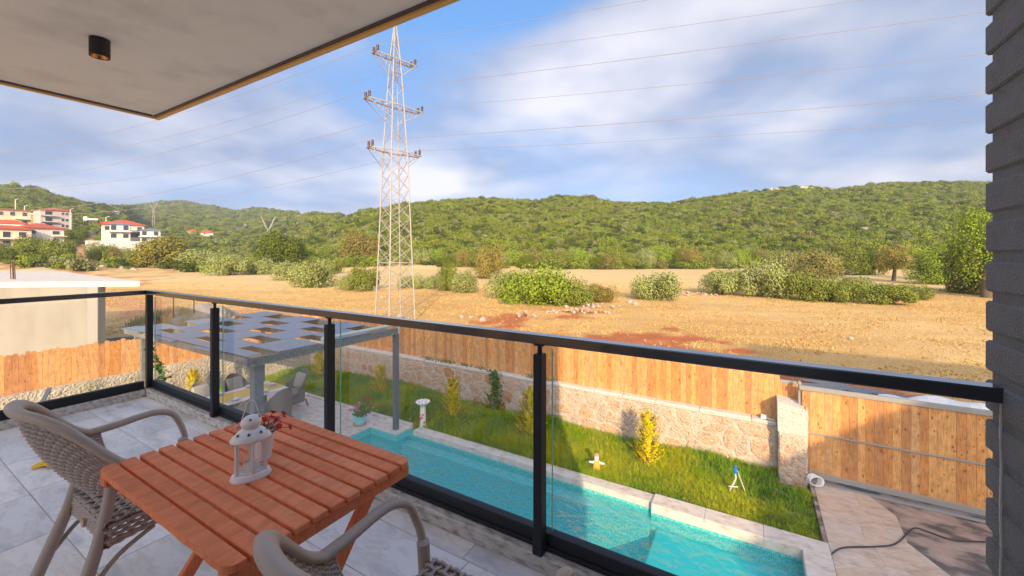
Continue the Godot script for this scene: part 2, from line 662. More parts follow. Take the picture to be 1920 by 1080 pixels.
	mat("red_petal", Color(0.62, 0.012, 0.03), 0.5)
	mat("white_petal", Color(0.82, 0.80, 0.76), 0.5)
	mat("pink_petal", Color(0.72, 0.16, 0.36), 0.5)
	mat("dark_leaf", Color(0.10, 0.09, 0.03), 0.5)
	mat("stem", Color(0.06, 0.06, 0.03), 0.7)
	mat("lamp_black", Color(0.012, 0.012, 0.013), 0.5)
	m = mat("copper", Color(0.85, 0.36, 0.12), 0.22, 1.0)
	mat("bulb_glass", Color(0.6, 0.55, 0.45), 0.1)
	mat("yellow_cloth", Color(0.80, 0.50, 0.02), 0.85)
	m = mat("wicker", Color(0.29, 0.255, 0.21), 0.75)
	tri_map(m, tex_grain, Vector3(9, 22, 9))
	bump(m, hgt_fine, 0.8)
	mat("cushion", Color(0.37, 0.345, 0.31), 0.95)
	mat("runner", Color(0.80, 0.53, 0.10), 0.9)
	mat("table_white", Color(0.78, 0.76, 0.73), 0.3)
	mat("plate", Color(0.62, 0.66, 0.68), 0.25)
	mat("aqua", Color(0.22, 0.60, 0.60), 0.4)
	mat("terracotta", Color(0.50, 0.26, 0.18), 0.7)
	mat("red_paint", Color(0.65, 0.05, 0.04), 0.5)
	mat("orange_cloth", Color(0.75, 0.36, 0.05), 0.8)
	mat("skin", Color(0.62, 0.38, 0.27), 0.6)
	mat("blue_plastic", Color(0.02, 0.17, 0.55), 0.35)
	mat("pvc", Color(0.55, 0.54, 0.50), 0.5)
	mat("hose", Color(0.03, 0.03, 0.035), 0.5)
	mat("steel", Color(0.36, 0.335, 0.31), 0.65, 0.0)
	mat("rust", Color(0.22, 0.12, 0.07), 0.8)
	mat("insulator", Color(0.09, 0.05, 0.035), 0.35)
	mat("wire", Color(0.30, 0.27, 0.27), 0.6)
	mat("galv", Color(0.36, 0.35, 0.32), 0.5, 0.3)
	# village
	mat("wall_white", Color(0.66, 0.62, 0.57), 0.9)
	mat("wall_grey", Color(0.52, 0.45, 0.42), 0.9)
	mat("wall_cream", Color(0.78, 0.62, 0.42), 0.9)
	mat("wall_orange", Color(0.72, 0.26, 0.07), 0.9)
	m = mat("roof_red", Color(0.62, 0.125, 0.06), 0.85)
	tri_map(m, tex_grain, Vector3.ONE * 0.6)
	mat("roof_blue", Color(0.16, 0.20, 0.28), 0.6)
	mat("pane", Color(0.05, 0.055, 0.06), 0.12)
	mat("rock", Color(0.40, 0.345, 0.29), 0.95)
	mat("rock_red", Color(0.42, 0.22, 0.145), 0.95)
	mat("sand_grey", Color(0.33, 0.30, 0.26), 0.95)


const SKYLINE := [[-900, 60, 330, 335], [-300, 60, 330, 340], [0, 60, 330, 351], [60, 60, 330, 356], [110, 62, 330, 371], [160, 65, 335, 384], [195, 65, 345, 391], [230, 70, 420, 389], [262, 72, 760, 384], [330, 75, 800, 377], [400, 78, 800, 387], [440, 80, 780, 395], [480, 80, 760, 391], [540, 85, 640, 397], [620, 95, 360, 405], [700, 100, 290, 395], [770, 105, 275, 384], [850, 110, 270, 377], [900, 112, 270, 374], [1000, 115, 275, 379], [1050, 116, 280, 370], [1100, 116, 280, 372], [1150, 116, 285, 381], [1250, 116, 295, 384], [1290, 114, 300, 377], [1400, 112, 300, 364], [1500, 108, 300, 352], [1560, 106, 300, 357], [1650, 102, 300, 346], [1750, 98, 300, 344], [1850, 95, 300, 345], [2000, 90, 300, 345], [2600, 85, 300, 350]]


func bearing(x: float, z: float) -> Vector2:
	# (how far out along the valley's axis, how far to its side over that)
	var f := -x * sin(YAW) - z * cos(YAW)
	var u := x * cos(YAW) - z * sin(YAW)
	return Vector2(f, u / maxf(f, 0.01))


func spot(px: float, f: float) -> Vector3:
	var u := (px - 960.0) / 765.0 * f
	var x := u * cos(YAW) - f * sin(YAW)
	var z := -u * sin(YAW) - f * cos(YAW)
	return Vector3(x, height(x, z), z)


func height(x: float, z: float) -> float:
	var b := bearing(x, z)
	if b.x < 10.0:
		return 0.0
	var px := clampf(960.0 + 765.0 * b.y, -899.0, 2599.0)
	var i := 0
	while i < SKYLINE.size() - 2 and SKYLINE[i + 1][0] <= px:
		i += 1
	var A: Array = SKYLINE[i]
	var B: Array = SKYLINE[i + 1]
	var t: float = smoothstep(float(A[0]), float(B[0]), px)
	var base := lerpf(A[1], B[1], t)
	var ridge := lerpf(A[2], B[2], t)
	var top := 4.34 + (475.0 - lerpf(A[3], B[3], t)) / 765.0 * ridge
	var power := lerpf(1.6, 1.12, clampf((px - 450.0) / 250.0, 0.0, 1.0))
	var s := (b.x - base) / (ridge - base)
	var und := noise.get_noise_2d(x * 2.0, z * 2.0)
	var h := und * 0.25 * smoothstep(14.0, 40.0, b.x)
	if s > 0.0:
		if s < 1.0:
			h += top * pow(s, power) + und * 3.0 * s * (1.0 - s) * 2.0
		else:
			h += top * maxf(0.5, 1.0 - (s - 1.0) * 0.9)
	return h


func in_garden(x: float, z: float) -> bool:
	return x > -15.15 and x < 14.0 and z > -9.95


func near_line(p: Vector2, pts: Array) -> float:
	var best := 1e9
	for i in pts.size() - 1:
		best = minf(best, p.distance_to(Geometry2D.get_closest_point_to_segment(p, pts[i], pts[i + 1])))
	return best


func ground_color(x: float, z: float, b: Vector2, base: float) -> Color:
	var p := Vector2(x, z)
	var n1 := noise.get_noise_2d(x * 9.0, z * 9.0)
	var n2 := noise.get_noise_2d(x * 40.0 + 300.0, z * 40.0)
	var n3 := noise.get_noise_2d(x * 2.2 - 70.0, z * 2.2)
	var px := 960.0 + 765.0 * b.y
	# the reddish track that climbs between the village houses
	var track := near_line(Vector2(b.x, px), [Vector2(84, 150), Vector2(105, 146), Vector2(130, 150), Vector2(150, 168), Vector2(172, 176)])
	if px < 260.0 and track < 16.0 + n1 * 12.0 and b.x > 76.0:
		return Color(0.56, 0.29, 0.15).lerp(Color(0.62, 0.38, 0.22), clampf(0.5 + n2 * 2.0, 0.0, 1.0))
	if b.x > base + 4.0 + n1 * 8.0:
		var hc := Color(0.14, 0.16, 0.045).lerp(Color(0.40, 0.30, 0.19), smoothstep(0.14, 0.46, n1 + n2 * 0.3 + (0.25 if px < 700.0 and px > 540.0 else 0.0)))
		return hc.lerp(Color(0.55, 0.50, 0.43), smoothstep(0.34, 0.5, noise.get_noise_2d(x * 5.0 + 900.0, z * 5.0)))
	var cc := Color(0.72, 0.48, 0.20).lerp(Color(0.64, 0.40, 0.155), clampf(0.5 + n1 * 1.6, 0.0, 1.0))
	cc = cc.lerp(Color(0.78, 0.59, 0.29), clampf(0.35 + n3 * 1.5 + n2 * 0.5, 0.0, 0.8))
	# mowing streaks along the field
	var streak := noise.get_noise_2d((x * 0.94 - z * 0.34) * 2.5, (x * 0.34 + z * 0.94) * 34.0)
	cc = cc.lerp(Color(0.55, 0.33, 0.13), clampf(streak * 1.1, 0.0, 0.4))
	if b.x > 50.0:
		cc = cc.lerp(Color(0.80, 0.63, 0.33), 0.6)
	# bare red earth
	for q in [[-13.1, -23.1, 2.4], [-10.7, -27.4, 2.6], [-7.3, -19.8, 3.2], [-4.4, -20.3, 4.0], [-1.0, -18.6, 4.2], [3.0, -15.5, 5.5], [7.0, -14.5, 4.5], [-9.0, -17.0, 4.5]]:
		var dd: float = p.distance_to(Vector2(q[0], q[1])) / q[2]
		if dd < 1.4:
			cc = cc.lerp(Color(0.50, 0.17, 0.075), 0.9 * smoothstep(0.30, 0.75, (1.25 - dd) * 0.55 + n1 * 0.9 + n2 * 0.9))
	# the dirt track on the left, grey sand beside it
	var road := near_line(p, [Vector2(-110, -15), Vector2(-70, -13.6), Vector2(-58, -13.1), Vector2(-40.4, -13.5), Vector2(-33.5, -14.3), Vector2(-28.2, -15.2), Vector2(-22.6, -16.0), Vector2(-16, -18.5)])
	cc = cc.lerp(Color(0.60, 0.33, 0.19), smoothstep(3.4, 1.6, road + n1 * 2.5 + n2))
	var sand := p.distance_to(Vector2(-25.5, -8.3)) / 4.4
	cc = cc.lerp(Color(0.30, 0.25, 0.20), smoothstep(1.15, 0.85, sand + n1 * 0.6))
	if px < 330.0 and b.x > 55.0:
		cc = cc.lerp(Color(0.58, 0.30, 0.15), smoothstep(0.0, 0.3, n1))
	return cc


func terrain() -> void:
	var cols := 260
	var fs := PackedFloat32Array()
	var f := 9.0
	while f < 1150.0:
		fs.append(f)
		f *= 1.018 if f < 60.0 else 1.028
	var V := PackedVector3Array()
	var C := PackedColorArray()
	var rows := fs.size()
	for r in rows:
		for k in cols + 1:
			var u := lerpf(-1.9, 1.62, float(k) / cols)
			var ff := fs[r]
			var x := u * ff * cos(YAW) - ff * sin(YAW)
			var z := -u * ff * sin(YAW) - ff * cos(YAW)
			var hh := height(x, z)
			var b := Vector2(ff, u)
			var px := 960.0 + 765.0 * u
			if in_garden(x, z):
				hh = -2.4
			else:
				hh += noise.get_noise_2d(x * 30.0, z * 30.0) * 0.07 - 0.02
			V.append(Vector3(x, hh, z))
			var base := 112.0 if px > 700.0 else lerpf(96.0, 106.0, clampf((px - 300.0) / 400.0, 0.0, 1.0))
			C.append(ground_color(x, z, b, base))
	var idx := PackedInt32Array()
	for r in rows - 1:
		for k in cols:
			var a := r * (cols + 1) + k
			var e := a + cols + 1
			idx.append_array(PackedInt32Array([a, e, e + 1, a, e + 1, a + 1]))
	var N := PackedVector3Array()
	N.resize(V.size())
	for i in range(0, idx.size(), 3):
		var g := (V[idx[i + 2]] - V[idx[i]]).cross(V[idx[i + 1]] - V[idx[i]])
		for q in 3:
			N[idx[i + q]] += g
	for i in N.size():
		N[i] = N[i].normalized()
	var arr := []
	arr.resize(Mesh.ARRAY_MAX)
	arr[Mesh.ARRAY_VERTEX] = V
	arr[Mesh.ARRAY_NORMAL] = N
	arr[Mesh.ARRAY_COLOR] = C
	arr[Mesh.ARRAY_INDEX] = idx
	var me := ArrayMesh.new()
	me.add_surface_from_arrays(Mesh.PRIMITIVE_TRIANGLES, arr)
	struct("terrain", me, M.terrain, "golden dry field rising into scrub covered hills")
	# level ground round the house, out of sight behind the balcony
	var mb := MB.new()
	mb.col = Color(0.5, 0.33, 0.15)
	mb.box(Vector3(0, -0.3, 31.2), Vector3(160, 0.4, 60), 0.0)
	struct("yard", mb.mesh(), M.terrain, "dry level ground behind the house")
	# dry stubble: far too many stalks to count
	var tuft := MB.new()
	var rg := RandomNumberGenerator.new()
	rg.seed = 3
	for i in 7:
		var a := rg.randf() * TAU
		var o := Vector3(cos(a), 0, sin(a)) * rg.randf() * 0.12
		var d := Vector3(rg.randf_range(-0.5, 0.5), 1.0, rg.randf_range(-0.5, 0.5)).normalized()
		var s := Vector3(cos(a + 1.5), 0, sin(a + 1.5)) * 0.012
		var l := rg.randf_range(0.035, 0.085)
		tuft.col = Color(1, 1, 1) * rg.randf_range(0.8, 1.1)
		var tn := (Vector3.UP * 0.8 + Vector3(-sin(a + 1.5), 0, cos(a + 1.5))).normalized()
		tuft.tri3(o - s, o + s, o + d * l, tn, tn, tn)
	var mm := MultiMesh.new()
	mm.transform_format = MultiMesh.TRANSFORM_3D
	mm.use_colors = true
	mm.mesh = tuft.mesh()
	var xs: Array[Transform3D] = []
	var cs: Array[Color] = []
	while xs.size() < 70000:
		var ff := sqrt(lerpf(12.0 * 12.0, 62.0 * 62.0, rg.randf()))
		if rg.randf() > 22.0 / ff:
			continue
		var u := rg.randf_range(-1.35, 1.25)
		var x := u * ff * cos(YAW) - ff * sin(YAW)
		var z := -u * ff * sin(YAW) - ff * cos(YAW)
		if in_garden(x, z - 0.4) or in_garden(x + 0.3, z):
			continue
		var cc := ground_color(x, z, Vector2(ff, u), 112.0)
		if cc.r - cc.g > 0.275 or cc.g < 0.2 or cc.r / cc.g > 1.85:
			if rg.randf() < 0.85:
				continue
		if noise.get_noise_2d(x * 14.0 + 50.0, z * 14.0) < -0.12 and rg.randf() < 0.8:
			continue
		var sc := rg.randf_range(0.7, 1.5)
		xs.append(Transform3D(Basis(Vector3.UP, rg.randf() * TAU).scaled(Vector3(sc, sc * rg.randf_range(0.6, 1.3), sc)), Vector3(x, height(x, z) - 0.03, z)))
		cs.append(Color(0.74, 0.53, 0.25).lerp(Color(0.62, 0.42, 0.18), rg.randf()))
	mm.instance_count = xs.size()
	for i in xs.size():
		mm.set_instance_transform(i, xs[i])
		mm.set_instance_color(i, cs[i])
	var mi := MultiMeshInstance3D.new()
	mi.multimesh = mm
	mi.material_override = M.leaves
	mi.name = "stubble"
	add_child(mi)
	tag(mi, "short golden stubble scattered over the dry field", "stubble", "", "stuff")


func bush_mesh(sd: int, leaves: int, lobes: int, leaf_l: float, leaf_w: float, flat := 0.75, spread := 0.55, tall := 0.0, inner := 0.55) -> ArrayMesh:
	# a crown of unit radius standing on y = 0: many small leaves in overlapping clumps
	var rg := RandomNumberGenerator.new()
	rg.seed = sd
	var mb := MB.new()
	var L := []
	for i in lobes:
		var a := TAU * i / lobes + rg.randf() * 1.2
		var rr := spread * sqrt(rg.randf())
		var y := rg.randf_range(0.25, 0.75 + tall) * 1.1
		L.append([Vector3(cos(a) * rr, y * flat, sin(a) * rr), rg.randf_range(0.26, 0.46), rg.randf_range(0.78, 1.2)])
	for i in leaves:
		var lb: Array = L[rg.randi() % lobes]
		var d := Vector3(rg.randfn(), rg.randfn(), rg.randfn()).normalized()
		var r := pow(lerpf(inner * inner * inner, 1.0, rg.randf()), 1.0 / 3.0) * (1.0 + 0.18 * noise.get_noise_3dv(d * 130.0 + lb[0] * 300.0) * 2.0)
		var p: Vector3 = lb[0] + d * r * lb[1] * Vector3(1, flat + 0.15, 1)
		if p.y < 0.0:
			p.y = -p.y * 0.3
		var out := (d + Vector3(rg.randfn(), rg.randfn() + 0.4, rg.randfn()) * 0.45).normalized()
		var dir := (Vector3(rg.randfn(), rg.randfn(), rg.randfn()) + d * 0.5).normalized()
		dir = (dir - out * dir.dot(out) * 0.7).normalized()
		var side := dir.cross(out).normalized()
		var k: float = rg.randf_range(0.72, 1.2) * lb[2]
		mb.col = Color(k * rg.randf_range(0.9, 1.12), k, k * rg.randf_range(0.75, 1.1))
		mb.leaf(p, dir, side, leaf_l * rg.randf_range(0.7, 1.3), leaf_w * rg.randf_range(0.7, 1.3), out)
	return mb.mesh()


func scrub_color(rg: RandomNumberGenerator, x: float, z: float) -> Color:
	var cc := Color(0.25, 0.30, 0.035).lerp(Color(0.16, 0.22, 0.03), rg.randf())
	var n1 := noise.get_noise_2d(x * 3.0 + 40.0, z * 3.0)
	cc = cc.lerp(Color(0.28, 0.32, 0.06), clampf(n1 * 1.6 + 0.2, 0.0, 0.7))
	var r := rg.randf()
	if r < 0.008:
		cc = Color(0.40, 0.33, 0.06)
	elif r < 0.05:
		cc = Color(0.22, 0.19, 0.07)
	elif r < 0.3:
		cc = Color(0.09, 0.12, 0.025)
	elif r < 0.36:
		cc = Color(0.27, 0.28, 0.14)
	return cc * rg.randf_range(0.85, 1.15)


func hill_scrub() -> void:
	var rg := RandomNumberGenerator.new()
	rg.seed = 19
	var sets := []
	for k in 4:
		sets.append([[], []])
	var tries := 0
	var got := 0
	while got < 34000 and tries < 140000:
		tries += 1
		var px := rg.randf_range(-80.0, 1960.0)
		var near := 112.0 if px > 760.0 else lerpf(82.0, 110.0, clampf((px - 330.0) / 400.0, 0.0, 1.0))
		if px > 1500.0:
			near = lerpf(112.0, 92.0, (px - 1500.0) / 400.0)
		var far := 305.0 if px > 640.0 else (820.0 if px > 245.0 and px < 560.0 else (500.0 if px > 200.0 else 350.0))
		var f := sqrt(lerpf(near * near, far * far, rg.randf()))
		var p := spot(px, f)
		var bare := noise.get_noise_2d(p.x * 9.0, p.z * 9.0) + noise.get_noise_2d(p.x * 5.0 + 900.0, p.z * 5.0) * 0.6
		if px > 540.0 and px < 780.0 and f < 200.0:
			bare += 0.12
		if bare > 0.27 and rg.randf() < 0.9:
			continue
		# the village, its track and plots stay open
		if px < 305.0 and f > 100.0 and f < 215.0:
			if px > 128.0 and px < 186.0:
				continue
			if f < 172.0 or px < 140.0:
				if rg.randf() < 0.85:
					continue
		if px < 330.0 and f < 100.0 and rg.randf() < 0.85:
			continue
		got += 1
		var s := rg.randf_range(1.2, 2.6) * (1.35 if rg.randf() < 0.2 else 1.0) * (1.0 if f < 330.0 else 1.6)
		var k := rg.randi() % 4
		sets[k][0].append(Transform3D(Basis(Vector3.UP, rg.randf() * TAU).scaled(Vector3(s, s * rg.randf_range(0.75, 1.25), s)), p - Vector3.UP * 0.15))
		sets[k][1].append(scrub_color(rg, p.x, p.z))
	for k in 4:
		var mm := MultiMesh.new()
		mm.transform_format = MultiMesh.TRANSFORM_3D
		mm.use_colors = true
		mm.mesh = bush_mesh(100 + k, 620, 7, 0.15, 0.105)
		mm.instance_count = sets[k][0].size()
		for i in sets[k][0].size():
			mm.set_instance_transform(i, sets[k][0][i])
			mm.set_instance_color(i, sets[k][1][i])
		var mi := MultiMeshInstance3D.new()
		mi.multimesh = mm
		mi.material_override = M.leaves
		mi.name = numbered("hill_scrub")
		add_child(mi)
		tag(mi, "dense green evergreen scrub covering the hillsides", "scrub", "scrub on the hills", "stuff")


func garden_ground() -> void:
	var mb := MB.new()
	# lawn soil between the pool and the stone walls, 12 cm below the coping
	mb.box(Vector3(-7.05, -0.37, -8.75), Vector3(15.9, 0.5, 2.3), 0.0)
	mb.box(Vector3(-14.4, -0.37, -4.8), Vector3(1.2, 0.5, 5.6), 0.0)
	struct("lawn_soil", mb.mesh(), M.soil, "dark soil of the garden lawn")
	var blade := MB.new()
	var rg := RandomNumberGenerator.new()
	rg.seed = 5
	for i in 9:
		var a := rg.randf() * TAU
		var o := Vector3(cos(a), 0, sin(a)) * rg.randf() * 0.045
		var lean := Vector3(rg.randf_range(-0.6, 0.6), 0, rg.randf_range(-0.6, 0.6))
		var s := Vector3(cos(a * 3.0), 0, sin(a * 3.0)) * 0.0058
		var l := rg.randf_range(0.06, 0.15)
		var mid := o + (Vector3.UP + lean * 0.4) * l * 0.55
		var tip := o + (Vector3.UP + lean) * l
		var k := rg.randf_range(0.75, 1.2)
		blade.col = Color(k, k, k)
		var nn := (Vector3.UP * 0.55 + Vector3(-sin(a * 3.0), 0, cos(a * 3.0)) + lean * 0.3).normalized()
		blade.tri3(o - s, o + s, mid + s * 0.8, nn, nn, nn)
		blade.tri3(o - s, mid + s * 0.8, mid - s * 0.8, nn, nn, nn)
		blade.tri3(mid - s * 0.8, mid + s * 0.8, tip, nn, nn, nn)
	var mm := MultiMesh.new()
	mm.transform_format = MultiMesh.TRANSFORM_3D
	mm.use_colors = true
	mm.mesh = blade.mesh()
	var xs: Array[Transform3D] = []
	var cs: Array[Color] = []
	while xs.size() < 62000:
		var x := rg.randf_range(-15.0, 0.86)
		var z := rg.randf_range(-9.75, -7.64)
		if rg.randf() < 0.06:
			x = rg.randf_range(-14.95, -13.8)
			z = rg.randf_range(-7.6, -2.2)
		if x > 0.4 and z < -9.2:
			continue
		var n1 := noise.get_noise_2d(x * 60.0, z * 60.0)
		var n2 := noise.get_noise_2d(x * 22.0 + 70.0, z * 22.0)
		# worn spots under the ornament and along the wall
		var worn := n1 + n2 * 0.6
		if worn < -0.24 and rg.randf() < 0.75:
			continue
		if Vector2(x + 7.9, (z + 7.85) * 1.6).length() < 0.9 and rg.randf() < 0.9:
			continue
		if z < -9.55 and rg.randf() < 0.35:
			continue
		var s := rg.randf_range(0.75, 1.35) * (1.25 if x > -0.9 and z < -8.0 else 1.0)
		var tall := rg.randf_range(0.7, 1.25) * clampf(1.0 + n2, 0.7, 1.5)
		xs.append(Transform3D(Basis(Vector3.UP, rg.randf() * TAU).scaled(Vector3(s, s * tall, s)), Vector3(x, -0.125, z)))
		var cc := Color(0.20, 0.36, 0.010).lerp(Color(0.46, 0.50, 0.015), clampf(0.5 + n1 * 1.5 + rg.randf_range(-0.3, 0.3), 0.0, 1.0))
		if rg.randf() < 0.06:
			cc = Color(0.34, 0.30, 0.07)
		cs.append(cc)
	mm.instance_count = xs.size()
	for i in xs.size():
		mm.set_instance_transform(i, xs[i])
		mm.set_instance_color(i, cs[i])
	var mi := MultiMeshInstance3D.new()
	mi.multimesh = mm
	mi.material_override = M.leaves
	mi.name = "lawn_grass"
	add_child(mi)
	tag(mi, "bright green lawn grass between pool and stone wall", "grass", "", "stuff")


func villa() -> void:
	var v := thing("villa", "villa with stone tiled balcony, plain ceiling and dark clad pier", "house")
	var mb := MB.new()
	# marble floor, one mesh a tile, in 30 cm rows
	mb.box(Vector3(-2.4, 2.7385, -0.03), Vector3(6.0, 0.317, 3.26), 0.0)
	var floor_slab := put("balcony_floor", mb.mesh(), M.grout, v)
	var zs := [-1.65, -1.535, -1.232, -0.93, -0.627, -0.324, -0.021, 0.282, 0.585, 0.888, 1.191, 1.494]
	var off := [-1.185, -1.747, -1.38, -3.174, -3.72, -3.3, -3.55, -3.1, -3.7, -3.4, -3.0]
	for r in zs.size() - 1:
		var x0: float = off[r]
		while x0 > -5.3:
			x0 -= 0.6
		while x0 < 0.6:
			var a := maxf(x0, -5.26) + 0.0022
			var b := minf(x0 + 0.6, 0.6) - 0.0022
			x0 += 0.6
			if b - a < 0.02:
				continue
			var d: float = zs[r + 1] - zs[r] - 0.0044
			mb = MB.new()
			mb.box(Vector3.ZERO, Vector3(b - a, 0.02, d), 0.0012)
			put("tile", mb.mesh(), M["tile%d" % (rng.randi() % 5)], floor_slab, Vector3((a + b) * 0.5, 2.89, zs[r] + 0.0022 + d * 0.5))
	# raised stone kerb that carries the railing
	for k in 5:
		mb = MB.new()
		mb.box(Vector3.ZERO, Vector3(1.208, 0.29, 0.112), 0.006)
		put("kerb_stone", mb.mesh(), M.kerb, v, Vector3(-4.76 + k * 1.211, 2.825, -1.706))
	mb = MB.new()
	mb.box(Vector3.ZERO, Vector3(0.105, 0.29, 3.4), 0.006)
	put("kerb_stone", mb.mesh(), M.kerb, v, Vector3(-5.3125, 2.8235, 0.052))
	mb = MB.new()
	mb.box(Vector3(-2.4, 2.48, -0.08), Vector3(5.92, 0.4, 3.34), 0.0)
	put("slab", mb.mesh(), M.house_wall, v)
	# ceiling slab; gap shade painted as dark strips, a pale lip along its edges
	mb = MB.new()
	mb.box(Vector3(-3.285, 5.94, -0.06), Vector3(4.05, 0.36, 3.36), 0.0)
	put("ceiling", mb.mesh(), M.plaster, v)
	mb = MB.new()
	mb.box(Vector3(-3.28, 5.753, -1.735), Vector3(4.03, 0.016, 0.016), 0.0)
	put("gap_shade_strip", mb.mesh(), M.gap_shade, v)
	mb = MB.new()
	mb.box(Vector3(-3.29, 5.80, -1.762), Vector3(4.09, 0.15, 0.034), 0.003)
	put("edge_lip", mb.mesh(), M.trim, v)
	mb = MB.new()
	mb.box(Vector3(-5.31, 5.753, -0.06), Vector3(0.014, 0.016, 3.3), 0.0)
	put("gap_shade_strip", mb.mesh(), M.gap_shade, v)
	mb = MB.new()
	mb.box(Vector3(-5.332, 5.80, -0.0725), Vector3(0.03, 0.14, 3.344), 0.003)
	put("edge_lip", mb.mesh(), M.trim, v)
	# unseen house mass behind the balcony, shaped for the shade it throws
	mb = MB.new()
	mb.box(Vector3(-0.2, 3.7, 3.4), Vector3(2.0, 7.4, 3.6), 0.0)
	put("wall", mb.mesh(), M.house_wall, v)
	mb = MB.new()
	mb.box(Vector3(-0.21, 5.5, 8.6), Vector3(2.04, 11.0, 6.8), 0.0)
	put("wall", mb.mesh(), M.house_wall, v)
	mb = MB.new()
	mb.box(Vector3(-2.25, 1.1, -0.05), Vector3(6.0, 2.3, 3.25), 0.0)
	put("wall", mb.mesh(), M.house_wall, v)
	# dark pier: long chamfered courses over a recessed ground
	mb = MB.new()
	mb.box(Vector3(0.6965, 3.4, -0.075), Vector3(0.197, 6.8, 3.33), 0.0)
	var pier := put("pier", mb.mesh(), M.cladding, v)
	var course := MB.new()
	course.box(Vector3.ZERO, Vector3(0.06, 0.0885, 3.36), 0.006)
	course.box(Vector3(0.12, 0, -1.668), Vector3(0.215, 0.0885, 0.05), 0.006)
	var cm := course.mesh()
	for k in range(-22, 23):
		put("course", cm, M.cladding, pier, Vector3(0.6205 + 0.0005 * sin(k * 7.0), 4.0395 + k * 0.1163, -0.085))
	mb = MB.new()
	for k in 30:
		var y := 2.95 + k * 0.033
		mb.box(Vector3(0.5885, y, -1.667 + sin(k * 5.3) * 0.002), Vector3(0.004, 0.035, rng.randf_range(0.0015, 0.006)), 0.0)
	put("sealant_line", mb.mesh(), M.caulk, pier)


func railing() -> void:
	var r := thing("balcony_railing", "black metal balcony railing with clear glass panes", "railing")
	var mb := MB.new()
	mb.box(Vector3(-2.362, 3.945, -1.69), Vector3(5.965, 0.042, 0.062), 0.004)
	put("handrail", mb.mesh(), M.rail_lacquer, r)
	mb = MB.new()
	mb.box(Vector3(-5.315, 3.945, 0.17), Vector3(0.06, 0.042, 3.656), 0.004)
	put("handrail", mb.mesh(), M.rail_lacquer, r)
	mb = MB.new()
	mb.box(Vector3(-2.34, 3.009, -1.727), Vector3(5.9, 0.075, 0.05), 0.004)
	mb.box(Vector3(-2.34, 2.982, -1.698), Vector3(5.9, 0.02, 0.014), 0.002)
	put("bottom_rail", mb.mesh(), M.black_metal, r)
	mb = MB.new()
	mb.box(Vector3(-5.33, 3.009, 0.17), Vector3(0.05, 0.075, 3.64), 0.004)
	mb.box(Vector3(-5.299, 2.982, 0.17), Vector3(0.014, 0.02, 3.64), 0.002)
	put("bottom_rail", mb.mesh(), M.black_metal, r)
	mb = MB.new()
	mb.box(Vector3(-5.318, 3.447, -1.693), Vector3(0.05, 0.95, 0.05), 0.003)
	put("post", mb.mesh(), M.black_metal, r)
	var post := MB.new()
	post.box(Vector3(0, 0.46, 0), Vector3(0.042, 0.90, 0.055), 0.003)
	post.box(Vector3(0, 0.018, 0), Vector3(0.048, 0.036, 0.061), 0.003)
	var pm := post.mesh()
	var spig := MB.new()
	spig.tube(PackedVector3Array([Vector3(0, 0.905, 0), Vector3(0, 0.957, 0)]), 0.011, 0.011, 10)
	spig.box(Vector3(0, 0.951, 0), Vector3(0.05, 0.008, 0.03), 0.002)
	var sm := spig.mesh()
	var xs := [-3.9, -2.372, -0.846]
	for x in xs:
		var p := put("post", pm, M.black_metal, r, Vector3(x, 2.97, -1.674))
		put("spigot", sm, M.black_metal, p)
	var edges := [-5.29, -3.895, -2.345, -0.818, 0.58]
	for k in 4:
		var a: float = edges[k] + 0.012
		var b: float = edges[k + 1] - 0.03
		mb = MB.new()
		mb.quad(Vector3(a, 3.03, -1.728), Vector3(b, 3.03, -1.728), Vector3(b, 3.895, -1.728), Vector3(a, 3.895, -1.728), Vector3.BACK)
		var g := put("glass_pane", mb.mesh(), M.glass, r)
		mb = MB.new()
		mb.box(Vector3(a - 0.0015, 3.47, -1.728), Vector3(0.003, 0.85, 0.008), 0.0)
		put("pane_edge", mb.mesh(), M.glass_edge, g)
	mb = MB.new()
	mb.quad(Vector3(-5.33, 3.03, -1.66), Vector3(-5.33, 3.03, 1.95), Vector3(-5.33, 3.895, 1.95), Vector3(-5.33, 3.895, -1.66), Vector3.RIGHT)
	put("glass_pane", mb.mesh(), M.glass, r)


